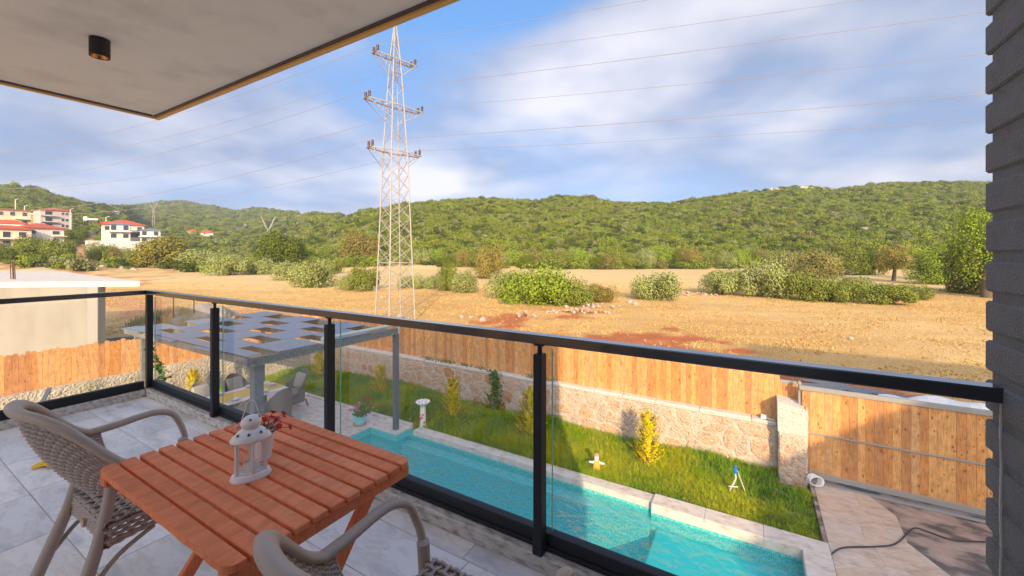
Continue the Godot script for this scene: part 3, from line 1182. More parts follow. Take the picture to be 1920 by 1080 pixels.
func pool() -> void:
	# basin
	var out := [Vector2(-8.25, -4.2), Vector2(-8.25, -6.97), Vector2(-7.36, -6.97), Vector2(-7.36, -7.37), Vector2(-1.53, -7.37), Vector2(-1.53, -7.27), Vector2(0.61, -7.27), Vector2(0.61, -4.2)]
	var mb := MB.new()
	var mid := Vector3(-4, -0.7, -5.8)
	for i in out.size():
		var a: Vector2 = out[i]
		var b: Vector2 = out[(i + 1) % out.size()]
		var e := b - a
		var o := Vector3(-e.y, 0, e.x)
		if i != 2 and i != 1 and i != 4:
			o = mid - Vector3((a.x + b.x) * 0.5, -0.7, (a.y + b.y) * 0.5)
		elif i == 1:
			o = Vector3(0, 0, 1)
		elif i == 2:
			o = Vector3(1, 0, 0)
		else:
			o = Vector3(-1, 0, 0)
		mb.quad(Vector3(a.x, -0.012, a.y), Vector3(b.x, -0.012, b.y), Vector3(b.x, -1.5, b.y), Vector3(a.x, -1.5, a.y), o)
	# a shallow ledge along the far side, the raised seat at the near end
	mb.box(Vector3(-4.445, -0.75, -7.235), Vector3(5.826, 1.0, 0.25), 0.01)
	struct("pool_basin", mb.mesh(), M.mosaic, "turquoise glass mosaic walls of the swimming pool")
	mb = MB.new()
	mb.box(Vector3(-3.8, -1.42, -5.8), Vector3(9.2, 0.1, 3.6), 0.0)
	struct("pool_floor", mb.mesh(), M.pool_floor, "turquoise floor of the swimming pool")
	mb = MB.new()
	mb.box(Vector3(-0.41, -0.80, -5.74), Vector3(2.04, 0.9, 3.05), 0.02)
	struct("pool_seat", mb.mesh(), M.pool_floor, "submerged mosaic platform at the end of the pool")
	# water with small waves
	var nx := 300
	var nz := 110
	var f := FastNoiseLite.new()
	f.seed = 77
	f.frequency = 1.0
	f.fractal_octaves = 3
	var V := PackedVector3Array()
	var N := PackedVector3Array()
	for j in nz + 1:
		for i in nx + 1:
			var x := lerpf(-8.25, 0.61, float(i) / nx)
			var z := lerpf(-7.37, -4.2, float(j) / nz)
			V.append(Vector3(x, -0.17 + wave(f, x, z), z))
			var e := 0.02
			N.append(Vector3(wave(f, x - e, z) - wave(f, x + e, z), 2.0 * e, wave(f, x, z - e) - wave(f, x, z + e)).normalized())
	var idx := PackedInt32Array()
	for j in nz:
		for i in nx:
			var a := j * (nx + 1) + i
			idx.append_array(PackedInt32Array([a, a + 1, a + nx + 2, a, a + nx + 2, a + nx + 1]))
	var arr := []
	arr.resize(Mesh.ARRAY_MAX)
	arr[Mesh.ARRAY_VERTEX] = V
	arr[Mesh.ARRAY_NORMAL] = N
	arr[Mesh.ARRAY_INDEX] = idx
	var me := ArrayMesh.new()
	me.add_surface_from_arrays(Mesh.PRIMITIVE_TRIANGLES, arr)
	struct("pool_water", me, M.water, "rippled turquoise water of the swimming pool")
	# coping slabs
	var cp := thing("pool_coping", "pale travertine coping slabs along the pool edge", "coping")
	for k in 6:
		mb = MB.new()
		mb.box(Vector3.ZERO, Vector3(0.956, 0.12, 0.262), 0.006)
		put("slab", mb.mesh(), M.travertine, cp, Vector3(-6.76 + k * 0.96 + 0.04, -0.06, -7.498))
	for k in 3:
		mb = MB.new()
		mb.box(Vector3.ZERO, Vector3(0.822, 0.16, 0.345), 0.006)
		put("slab", mb.mesh(), M.travertine, cp, Vector3(-1.115 + k * 0.825, -0.042, -7.436))
	for k in 3:
		mb = MB.new()
		mb.box(Vector3.ZERO, Vector3(0.345, 0.16, 1.02), 0.006)
		put("slab", mb.mesh(), M.travertine, cp, Vector3(0.775, -0.042, -6.748 + k * 1.024))
	# deck under the pergola and along the house
	mb = MB.new()
	mb.box(Vector3(-11.024, -0.40, -4.74), Vector3(5.54, 0.8, 5.5), 0.0)
	mb.box(Vector3(-7.814, -0.403, -7.241), Vector3(0.894, 0.8, 0.534), 0.0)
	mb.box(Vector3(-3.8, -0.406, -3.0), Vector3(8.9, 0.8, 2.38), 0.0)
	mb.box(Vector3(-9.0, -0.402, -0.8), Vector3(20.0, 0.8, 2.0), 0.0)
	var deck := struct("pool_deck", mb.mesh(), M.travertine, "pale stone deck beside the pool under the pergola")
	for k in 7:
		mb = MB.new()
		mb.box(Vector3.ZERO, Vector3(0.90, 0.18, 0.13), 0.006)
		put("border_stone", mb.mesh(), M.travertine, deck, Vector3(-13.31 + k * 0.904, -0.06, -7.56))
	# driveway by the gate: mottled concrete and flagstones
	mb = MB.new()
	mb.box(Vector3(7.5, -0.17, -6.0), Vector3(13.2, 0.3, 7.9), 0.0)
	var drive := struct("driveway", mb.mesh(), M.mottled, "mottled concrete driveway in front of the wooden gate")
	# crazy paving: uneven cells clipped against one another
	var area := PackedVector2Array([Vector2(0.96, 9.6), Vector2(1.75, 9.6), Vector2(2.02, 9.05), Vector2(1.98, 8.3), Vector2(2.35, 7.6), Vector2(2.2, 6.6), Vector2(2.5, 5.2), Vector2(0.96, 5.2)])
	var seeds: Array[Vector2] = []
	for j in 9:
		for i in 3:
			seeds.append(Vector2(1.2 + i * 0.5 + rng.randf_range(-0.2, 0.2) + (0.22 if j % 2 else 0.0), 5.4 + j * 0.5 + rng.randf_range(-0.2, 0.2)))
	for i in seeds.size():
		var poly := area.duplicate()
		for j in seeds.size():
			if i != j:
				poly = clip_half(poly, (seeds[i] + seeds[j]) * 0.5, seeds[j] - seeds[i])
		if poly.size() < 3:
			continue
		var ctr := Vector2.ZERO
		for p in poly:
			ctr += p / poly.size()
		for q in poly.size():
			poly[q] = ctr + (poly[q] - ctr) * 0.992
		mb = MB.new()
		mb.prism(poly, 0.0, 0.02 + rng.randf() * 0.004, Transform3D(Basis(Vector3.RIGHT, -PI / 2), Vector3(0, -0.029, 0)))
		put("flagstone", mb.mesh(), M["flag%d" % (rng.randi() % 3)], drive)
	mb = MB.new()
	mb.box(Vector3(2.9, -0.005, -9.56), Vector3(4.1, 0.02, 0.03), 0.004)
	mb.box(Vector3(2.9, -0.012, -9.62), Vector3(4.1, 0.014, 0.05), 0.0)
	put("gate_track", mb.mesh(), M.galv, drive)


func wave(f: FastNoiseLite, x: float, z: float) -> float:
	var r1 := Vector2(x + 5.6, z + 6.0).length()
	var r2 := Vector2(x + 2.3, z + 6.4).length()
	return f.get_noise_2d(x * 2.1, z * 2.6) * 0.014 + f.get_noise_2d(x * 6.0 + 40.0, z * 7.0) * 0.0055 + 0.003 * sin(r1 * 22.0) * exp(-r1 * 0.8) + 0.002 * sin(r2 * 24.0) * exp(-r2 * 0.9)


func stone_mesh(sd: int) -> ArrayMesh:
	var rg := RandomNumberGenerator.new()
	rg.seed = sd
	var k := rg.randi_range(7, 11)
	var ring: Array[Vector2] = []
	var ph := rg.randf() * TAU
	for i in k:
		var a := TAU * (i + rg.randf_range(-0.25, 0.25)) / k + ph
		var sq := 1.0 / pow(pow(absf(cos(a)), 3.2) + pow(absf(sin(a)), 3.2), 1.0 / 3.2)
		ring.append(Vector2(cos(a), sin(a)) * sq * rg.randf_range(0.80, 1.02))
	var mb := MB.new()
	var top: Array[Vector3] = []
	var low: Array[Vector3] = []
	for p in ring:
		low.append(Vector3(p.x, p.y, -0.4))
		top.append(Vector3(p.x * 0.86 + rg.randf_range(-0.05, 0.05), p.y * 0.86 + rg.randf_range(-0.05, 0.05), rg.randf_range(0.45, 0.85)))
	var ctr := Vector3(rg.randf_range(-0.25, 0.25), rg.randf_range(-0.25, 0.25), rg.randf_range(0.8, 1.1))
	for i in k:
		var i2 := (i + 1) % k
		mb.quad(low[i], low[i2], top[i2], top[i], Vector3(ring[i].x + ring[i2].x, ring[i].y + ring[i2].y, 0.3))
		mb.tri(top[i], top[i2], ctr, Vector3.BACK)
	return mb.mesh()


func plank_mesh(w: float, h: float, round_top: bool) -> ArrayMesh:
	var poly := PackedVector2Array([Vector2(-w / 2, 0), Vector2(w / 2, 0)])
	if round_top:
		for i in 9:
			var a := PI * i / 8.0
			poly.append(Vector2(cos(a) * w / 2, h - w * 0.42 + sin(a) * w * 0.42))
	else:
		poly.append(Vector2(w / 2, h))
		poly.append(Vector2(-w / 2, h))
	var mb := MB.new()
	mb.prism(poly, -0.009, 0.009)
	return mb.mesh()


func clip_half(poly: PackedVector2Array, m: Vector2, n: Vector2) -> PackedVector2Array:
	# keeps the side of the line through m that n points away from
	var out := PackedVector2Array()
	for i in poly.size():
		var a := poly[i]
		var b := poly[(i + 1) % poly.size()]
		var da := (a - m).dot(n)
		var db := (b - m).dot(n)
		if da <= 0.0:
			out.append(a)
		if (da < 0.0 and db > 0.0) or (da > 0.0 and db < 0.0):
			out.append(a.lerp(b, da / (da - db)))
	return out


func lay_stones(parent: Node3D, x0: float, x1: float, y0: float, y1: float, xf: Transform3D, pale: bool, size: float) -> void:
	# rubble masonry: uneven cells, each a stone of its own, mortar left between them
	var sites: Array[Vector2] = []
	var rows := maxi(2, int(round((y1 - y0) / (size * 0.72))))
	var cols := maxi(1, int(round((x1 - x0) / size)))
	for j in rows:
		for i in cols:
			var p := Vector2(x0 + (x1 - x0) * (i + 0.5 + (0.5 if j % 2 else 0.0) + rng.randf_range(-0.38, 0.38)) / (cols + 0.5), y0 + (y1 - y0) * (j + 0.5 + rng.randf_range(-0.36, 0.36)) / rows)
			sites.append(p)
			if rng.randf() < 0.22:
				sites.append(p + Vector2(rng.randf_range(0.3, 0.5) * size, rng.randf_range(-0.3, 0.3) * size))
	for i in sites.size():
		var c := sites[i]
		var poly := PackedVector2Array([Vector2(x0, y0), Vector2(x1, y0), Vector2(x1, y1), Vector2(x0, y1)])
		for j in sites.size():
			if i == j or c.distance_to(sites[j]) > size * 3.0:
				continue
			var n := sites[j] - c
			poly = clip_half(poly, (c + sites[j]) * 0.5, n)
		if poly.size() < 3:
			continue
		var ctr := Vector2.ZERO
		for p in poly:
			ctr += p / poly.size()
		var k := rng.randf_range(0.84, 0.985)
		var soft := PackedVector2Array()
		for q in poly.size():
			var a := ctr + (poly[q] - ctr) * k
			var b := ctr + (poly[(q + 1) % poly.size()] - ctr) * k
			soft.append(a.lerp(b, rng.randf_range(0.15, 0.3)))
			soft.append(a.lerp(b, rng.randf_range(0.7, 0.85)))
		var mb := MB.new()
		var dep := rng.randf_range(0.008, 0.03)
		var low: Array[Vector3] = []
		var top: Array[Vector3] = []
		for p in soft:
			var d := p - ctr
			low.append(Vector3(d.x, d.y, -0.02))
			top.append(Vector3(d.x * 0.86 + rng.randf_range(-0.006, 0.006), d.y * 0.86 + rng.randf_range(-0.006, 0.006), dep * rng.randf_range(0.6, 1.0)))
		var mid := Vector3(rng.randf_range(-0.2, 0.2) * size * 0.3, rng.randf_range(-0.2, 0.2) * size * 0.2, dep * rng.randf_range(1.0, 1.25))
		for q in soft.size():
			var q2 := (q + 1) % soft.size()
			mb.quad(low[q], low[q2], top[q2], top[q], Vector3(low[q].x + low[q2].x, low[q].y + low[q2].y, 0.02))
			mb.tri(top[q], top[q2], mid, Vector3.BACK)
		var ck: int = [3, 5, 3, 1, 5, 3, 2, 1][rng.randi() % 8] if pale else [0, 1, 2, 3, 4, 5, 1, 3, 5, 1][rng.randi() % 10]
		put("stone", mb.mesh(), M["stone%d" % ck], parent, xf * Vector3(ctr.x, ctr.y, 0), xf.basis)


func walls_and_fences() -> void:
	var variants := []
	for i in 26:
		variants.append(stone_mesh(200 + i))
	# the stone wall behind the lawn
	var w := thing("stone_wall", "low rubble stone wall with thick pale mortar behind the lawn", "wall")
	var mb := MB.new()
	mb.box(Vector3(-7.35, 0.30, -9.9), Vector3(15.5, 1.22, 0.3), 0.0)
	put("mortar", mb.mesh(), M.mortar, w)
	var x := -15.05
	while x < 0.36:
		var l := minf(rng.randf_range(0.7, 1.3), 0.39 - x)
		mb = MB.new()
		mb.box(Vector3.ZERO, Vector3(l - 0.004, rng.randf_range(0.085, 0.11), 0.33), 0.02, Basis(Vector3.BACK, rng.randf_range(-0.008, 0.008)))
		put("cap", mb.mesh(), M.wallcap, w, Vector3(x + l * 0.5, 0.905, -9.895))
		x += l
	lay_stones(w, -14.9, -4.6, -0.14, 0.86, Transform3D(Basis(), Vector3(0, 0, -9.755)), false, 0.40)
	lay_stones(w, -4.6, 0.36, -0.14, 0.86, Transform3D(Basis(), Vector3(0, 0, -9.755)), true, 0.50)  # paler stones where the sun falls: its brightness put into their colour
	# end pillar
	var p := thing("gate_pillar", "rough pale stone pillar at the end of the wall beside the gate", "pillar")
	mb = MB.new()
	mb.box(Vector3(0.635, 0.28, -9.74), Vector3(0.46, 1.2, 0.50), 0.02)
	put("core", mb.mesh(), M.mortar, p)
	mb = MB.new()
	mb.prism(PackedVector2Array([Vector2(-0.24, 0), Vector2(0.235, 0), Vector2(0.245, 0.42), Vector2(0.19, 0.50), Vector2(-0.05, 0.55), Vector2(-0.245, 0.58)]), -0.25, 0.255)
	put("top_stone", mb.mesh(), M.wallcap, p, Vector3(0.635, 0.87, -9.74))
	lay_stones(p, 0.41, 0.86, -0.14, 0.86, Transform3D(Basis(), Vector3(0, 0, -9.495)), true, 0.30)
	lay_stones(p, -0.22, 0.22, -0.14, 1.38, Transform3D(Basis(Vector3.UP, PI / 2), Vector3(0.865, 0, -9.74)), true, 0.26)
	# pale wall under the left fence
	var lw := thing("side_wall", "whitewashed rough stone wall along the side of the garden", "wall")
	mb = MB.new()
	mb.box(Vector3(-15.16, 0.35, -4.0), Vector3(0.3, 1.3, 12.0), 0.0)
	put("wall_body", mb.mesh(), M.pale_wall, lw)
	for i in 60:
		var bs := Basis(Vector3.UP, PI / 2) * Basis(Vector3.BACK, rng.randf() * 6.0) * Basis().scaled(Vector3(rng.randf_range(0.13, 0.26), rng.randf_range(0.10, 0.17), 0.022))
		put("stone", variants[rng.randi() % 26], M.pale_wall, lw, Vector3(-15.01, rng.randf_range(0.0, 0.86), rng.randf_range(-9.4, -1.5)), bs)
	# plank fences standing on the walls
	var wd := [0.092, 0.104, 0.118]
	var pm := []
	for q in wd:
		pm.append(plank_mesh(q - 0.003, 1.0, true))
	var fb := thing("plank_fence", "pine plank fence with rounded tops on the stone wall", "fence")
	mb = MB.new()
	for y in [1.15, 1.7]:
		mb.box(Vector3(-7.4, y, -9.955), Vector3(15.2, 0.06, 0.03), 0.0)
	put("rail", mb.mesh(), M.pine3, fb)
	x = -14.98
	while x < 0.36:
		var k := rng.randi() % 3
		put("plank", pm[k], M["pine%d" % (rng.randi() % 5)], fb, Vector3(x + wd[k] * 0.5, 0.955, -9.93 + rng.randf_range(-0.002, 0.002)), Basis().scaled(Vector3(1, rng.randf_range(0.945, 0.998), 1)))
		x += wd[k]
	var fl := thing("plank_fence", "pine plank fence with rounded tops on the whitewashed wall", "fence")
	mb = MB.new()
	for y in [1.2, 1.75]:
		mb.box(Vector3(-15.17, y, -4.1), Vector3(0.03, 0.06, 11.6), 0.0)
	put("rail", mb.mesh(), M.pine3, fl)
	var z := -9.86
	while z < 1.6:
		var k := rng.randi() % 3
		put("plank", pm[k], M["pine%d" % (rng.randi() % 5)], fl, Vector3(-15.145 + rng.randf_range(-0.002, 0.002), 1.002, z + wd[k] * 0.5), Basis(Vector3.UP, PI / 2).scaled(Vector3(1, rng.randf_range(0.89, 0.975), 1)))
		z += wd[k]
	# sliding gate
	var g := thing("wooden_gate", "wide sliding gate of vertical pine boards in a grey frame", "gate")
	var bm := []
	for q in [0.112, 0.122]:
		bm.append(plank_mesh(q - 0.003, 1.545, false))
	x = 0.80
	while x < 5.6:
		var k := rng.randi() % 2
		put("board", bm[k], M["pine%d" % (rng.randi() % 5)], g, Vector3(x + [0.112, 0.122][k] * 0.5, 0.155, -9.70 + rng.randf_range(-0.002, 0.002)))
		x += [0.112, 0.122][k]
	for q in [[1.735, 0.085, 0.06], [0.885, 0.028, 0.05], [0.105, 0.10, 0.06]]:
		mb = MB.new()
		mb.box(Vector3(3.2, q[0], -9.685), Vector3(4.9, q[1], q[2]), 0.004)
		put("frame_rail", mb.mesh(), M.galv, g)
	mb = MB.new()
	mb.box(Vector3(0.765, 0.9, -9.76), Vector3(0.05, 1.86, 0.06), 0.004)
	put("gate_post", mb.mesh(), M.galv, g)
	# short board panel behind the pillar
	var sp := thing("board_panel", "short pine board panel between plank fence and gate", "fence")
	x = 0.38
	while x < 0.73:
		put("board", bm[0], M["pine%d" % (rng.randi() % 5)], sp, Vector3(x + 0.056, 0.16, -9.99))
		x += 0.112
	mb = MB.new()
	mb.box(Vector3(0.56, 1.73, -9.985), Vector3(0.36, 0.06, 0.05), 0.003)
	put("frame_rail", mb.mesh(), M.galv, sp)
	# the gabled house beyond the drive, out of frame, whose shadow lies over the gate
	var nh := thing("gabled_house", "neighbouring gabled house beyond the driveway", "house")
	mb = MB.new()
	mb.prism(PackedVector2Array([Vector2(8.3, 0), Vector2(24, 0), Vector2(24, 11.45), Vector2(16.4, 11.45), Vector2(8.3, 5.65)]), 3.0, 6.0)
	put("wall", mb.mesh(), M.house_wall, nh)


func pergola() -> void:
	var g := thing("pergola", "grey wooden pergola with chequered roof sheets over the dining table", "pergola")
	var zs := [-3.80, -4.44, -5.08, -5.72, -6.36, -7.0]
	for i in 6:
		var mb := MB.new()
		var x0: float = [-13.4, -13.2, -13.3, -13.2, -13.15, -13.2][i]
		var ln := -7.62 - x0
		mb.box(Vector3.ZERO, Vector3(ln, 0.14, 0.055), 0.004)
		put("beam", mb.mesh(), M.greywood, g, Vector3(x0 + ln * 0.5, 2.43, zs[i]))
	var eb := MB.new()
	eb.box(Vector3.ZERO, Vector3(0.07, 0.15, 3.5), 0.004)
	put("edge_beam", eb.mesh(), M.greywood, g, Vector3(-7.58, 2.425, -5.48))
	eb = MB.new()
	eb.box(Vector3.ZERO, Vector3(0.07, 0.12, 3.1), 0.004)
	put("edge_beam", eb.mesh(), M.greywood, g, Vector3(-12.98, 2.30, -5.4))
	var sh := MB.new()
	sh.box(Vector3.ZERO, Vector3(0.95, 0.016, 0.83), 0.003)
	var shm := sh.mesh()
	for col in 6:
		for bay in 5:
			if (col + bay) % 2 == 0:
				continue
			var zc: float = (zs[bay] + zs[bay + 1]) * 0.5
			put("roof_sheet", shm, M.sheet, g, Vector3(-8.06 - col * 0.925, 2.512 + 0.004 * (col % 2), zc + 0.05))
	# near row of narrow sheets closes the front
	for col in 6:
		var ns := MB.new()
		ns.box(Vector3.ZERO, Vector3(0.92, 0.014, 0.24), 0.003)
		put("roof_sheet", ns.mesh(), M.sheet, g, Vector3(-8.06 - col * 0.925, 2.534, -3.87))
	for q in [[-7.66, -3.95, 0.16], [-7.60, -7.19, 0.115], [-12.95, -4.0, 0.09], [-12.95, -6.85, 0.09]]:
		var mb := MB.new()
		mb.box(Vector3(0, 1.175, 0), Vector3(q[2], 2.35, q[2]), 0.006)
		put("post", mb.mesh(), M.post_paint if q[2] > 0.1 else M.greywood, g, Vector3(q[0], 0.0, q[1]))
	var mb2 := MB.new()
	mb2.bar(Vector3(-12.95, 1.95, -4.05), Vector3(-12.95, 2.33, -4.5), 0.05, 0.05)
	put("brace", mb2.mesh(), M.greywood, g)
	var aw := MB.new()
	aw.tube(PackedVector3Array([Vector3(-7.55, 2.60, -5.15), Vector3(-7.55, 2.60, -7.2)]), 0.036, 0.036, 12)
	aw.box(Vector3(-7.55, 2.54, -5.17), Vector3(0.05, 0.11, 0.03), 0.003)
	aw.box(Vector3(-7.55, 2.50, -7.22), Vector3(0.06, 0.26, 0.03), 0.003)
	put("awning_roll", aw.mesh(), M.awning, g)


func dining_set() -> void:
	var t := thing("dining_table", "white topped dining table under the pergola", "table", Vector3(-11.25, 0, -5.35))
	var mb := MB.new()
	mb.box(Vector3(0, 0.735, 0), Vector3(1.05, 0.03, 2.0), 0.006)
	put("tabletop", mb.mesh(), M.table_white, t)
	for s in [Vector2(-1, -1), Vector2(1, -1), Vector2(-1, 1), Vector2(1, 1)]:
		mb = MB.new()
		mb.box(Vector3(s.x * 0.45, 0.36, s.y * 0.9), Vector3(0.07, 0.72, 0.07), 0.004)
		put("leg", mb.mesh(), M.wicker, t)
	mb = MB.new()
	mb.box(Vector3(0, 0.755, 0), Vector3(0.62, 0.005, 2.04), 0.001)
	for s in [-1, 1]:
		mb.box(Vector3(0, 0.68, s * 1.0235), Vector3(0.62, 0.15, 0.005), 0.001)
	var ru := put("table_runner", mb.mesh(), M.runner, null, Vector3(-11.25, 0, -5.35))
	tag(ru, "yellow cloth runner along the outdoor dining table", "tablecloth")
	var pl := MB.new()
	pl.lathe(PackedVector2Array([Vector2(0, 0.0), Vector2(0.06, 0.0), Vector2(0.115, 0.028), Vector2(0.12, 0.028), Vector2(0.06, 0.012), Vector2(0.0, 0.012)]), 18)
	pl.lathe(PackedVector2Array([Vector2(0, 0.014), Vector2(0.04, 0.016), Vector2(0.085, 0.05), Vector2(0.088, 0.05), Vector2(0.04, 0.026), Vector2(0, 0.026)]), 18)
	var plm := pl.mesh()
	for q in [[-0.38, -0.45], [-0.38, 0.25], [0.38, -0.45], [0.38, 0.25], [0.0, -0.82], [-0.38, 0.82], [0.38, 0.82]]:
		var o := put("plate", plm, M.plate, null, Vector3(-11.25 + q[0], 0.752 + (0.0065 if absf(q[0]) < 0.2 else 0.0), -5.35 + q[1]))
		tag(o, "pale blue plate with bowl laid on the outdoor dining table", "plate", "place settings on the outdoor dining table")
	# wicker armchairs with cushions
	var c := thing("wicker_armchair", "wicker armchair with grey cushion at the head of the outdoor table", "chair", Vector3(-11.2, 0, -6.78), PI, "wicker armchairs round the outdoor dining table")
	mb = MB.new()
	for i in 15:
		var a0 := lerpf(-1.75, 1.75, i / 15.0)
		var a1 := lerpf(-1.75, 1.75, (i + 1) / 15.0)
		for q in 2:
			var rr := 1.0 - q * 0.09
			var h0 := 0.62 + 0.36 * pow(maxf(cos(a0), 0.0), 1.5)
			var h1 := 0.62 + 0.36 * pow(maxf(cos(a1), 0.0), 1.5)
			var A := Vector3(sin(a0) * 0.27 * rr, 0.16, cos(a0) * 0.24 * rr)
			var B := Vector3(sin(a1) * 0.27 * rr, 0.16, cos(a1) * 0.24 * rr)
			var C := Vector3(sin(a1) * 0.33 * rr, h1, cos(a1) * (0.25 + (h1 - 0.62) * 0.35) * rr)
			var D := Vector3(sin(a0) * 0.33 * rr, h0, cos(a0) * (0.25 + (h0 - 0.62) * 0.35) * rr)
			mb.quad(A, B, C, D, Vector3(sin(a0), 0, cos(a0)) * (1.0 if q == 0 else -1.0))
	put("wicker_shell", mb.mesh(), M.wicker, c)
	mb = MB.new()
	var rim := PackedVector3Array()
	for i in 19:
		var a := lerpf(-1.75, 1.75, i / 18.0)
		var hh := 0.62 + 0.36 * pow(maxf(cos(a), 0.0), 1.5)
		rim.append(Vector3(sin(a) * 0.317, hh, cos(a) * (0.24 + (hh - 0.62) * 0.34)))
	mb.tube(rim, 0.022, 0.022, 7)
	put("rim", mb.mesh(), M.wicker, c)
	mb = MB.new()
	mb.box(Vector3(0, 0.27, -0.04), Vector3(0.50, 0.26, 0.46), 0.03)
	put("seat_base", mb.mesh(), M.wicker, c)
	mb = MB.new()
	mb.box(Vector3(0, 0.44, -0.03), Vector3(0.46, 0.09, 0.44), 0.035)
	put("seat_cushion", mb.mesh(), M.cushion, c)
	mb = MB.new()
	mb.box(Vector3(0, 0.70, 0.165), Vector3(0.42, 0.44, 0.10), 0.045, Basis(Vector3.RIGHT, 0.3))
	for k in [-0.07, 0.07]:
		mb.box(Vector3(0, 0.70, 0.165) + Basis(Vector3.RIGHT, 0.3) * Vector3(k, 0, -0.051), Vector3(0.006, 0.34, 0.006), 0.0, Basis(Vector3.RIGHT, 0.3))
		mb.box(Vector3(0, 0.70, 0.165) + Basis(Vector3.RIGHT, 0.3) * Vector3(0, k, -0.051), Vector3(0.34, 0.006, 0.006), 0.0, Basis(Vector3.RIGHT, 0.3))
	put("back_cushion", mb.mesh(), M.cushion, c)
	for s in [Vector2(-1, -1), Vector2(1, -1), Vector2(-1, 1), Vector2(1, 1)]:
		mb = MB.new()
		mb.bar(Vector3(s.x * 0.23, 0.2, s.y * 0.2), Vector3(s.x * 0.25, 0.0, s.y * 0.26), 0.035, 0.035)
		put("leg", mb.mesh(), M.wicker, c)
	copy(c, Vector3(-12.15, 0, -5.78), -PI / 2, "grey cushioned wicker armchair between dining table and side wall")
	copy(c, Vector3(-12.15, 0, -4.98), -PI / 2, "grey cushioned wicker armchair between dining table and side wall")
	copy(c, Vector3(-10.35, 0, -5.85), PI / 2, "wicker armchair with its back to the pool at the outdoor table")
	copy(c, Vector3(-10.35, 0, -5.05), PI / 2, "wicker armchair with its back to the pool at the outdoor table")


func conifer_mesh(sd: int) -> ArrayMesh:
	# feathery sprays on rising branchlets, gaps between them
	var rg := RandomNumberGenerator.new()
	rg.seed = sd
	var mb := MB.new()
	for i in 190:
		var y0 := 0.02 + 0.86 * pow(rg.randf(), 1.2)
		var a := rg.randf() * TAU
		var o := Vector3(cos(a), 0, sin(a))
		var ln := (0.30 * pow(1.0 - y0, 0.8) + 0.045) * rg.randf_range(0.65, 1.15)
		var d := (o * rg.randf_range(0.45, 0.8) + Vector3.UP * rg.randf_range(0.7, 1.1)).normalized()
		var g := clampf(rg.randfn() * 0.28 + 0.25, 0.0, 1.0)
		var tint := Color(0.88, 0.68, 0.012).lerp(Color(0.36, 0.42, 0.02), g) * rg.randf_range(0.85, 1.12)
		var sd1 := d.cross(o + Vector3(0.01, 0.3, 0.02)).normalized()
		for k in 22:
			var t := (k + rg.randf()) / 22.0
			var p := Vector3(o.x * 0.012, y0, o.z * 0.012) + d * ln * t + Vector3.UP * 0.06 * t * t
			var sgn := -1.0 if k % 2 else 1.0
			var ld := (d + sd1 * sgn * rg.randf_range(0.4, 0.9) + Vector3(rg.randfn(), rg.randfn(), rg.randfn()) * 0.25).normalized()
			var s2 := ld.cross(o + Vector3(rg.randfn(), rg.randfn(), rg.randfn()) * 0.5).normalized()
			mb.col = tint * rg.randf_range(0.85, 1.15)
			mb.leaf(p, ld, s2, rg.randf_range(0.03, 0.06) * (1.1 - 0.5 * t), rg.randf_range(0.009, 0.015), (o * 0.8 + Vector3.UP * 0.4 + Vector3(rg.randfn(), rg.randfn(), rg.randfn()) * 0.35).normalized())
	for k in 40:
		var y := rg.randf_range(0.75, 0.97)
		mb.col = Color(0.82, 0.62, 0.012)
		var dd := Vector3(rg.randfn() * 0.3, 1, rg.randfn() * 0.3).normalized()
		mb.leaf(Vector3(0, y, 0), dd, dd.cross(Vector3(0.5, 0, 0.8)).normalized(), 0.05, 0.011, Vector3(rg.randfn(), 0.5, rg.randfn()).normalized())
	return mb.mesh()


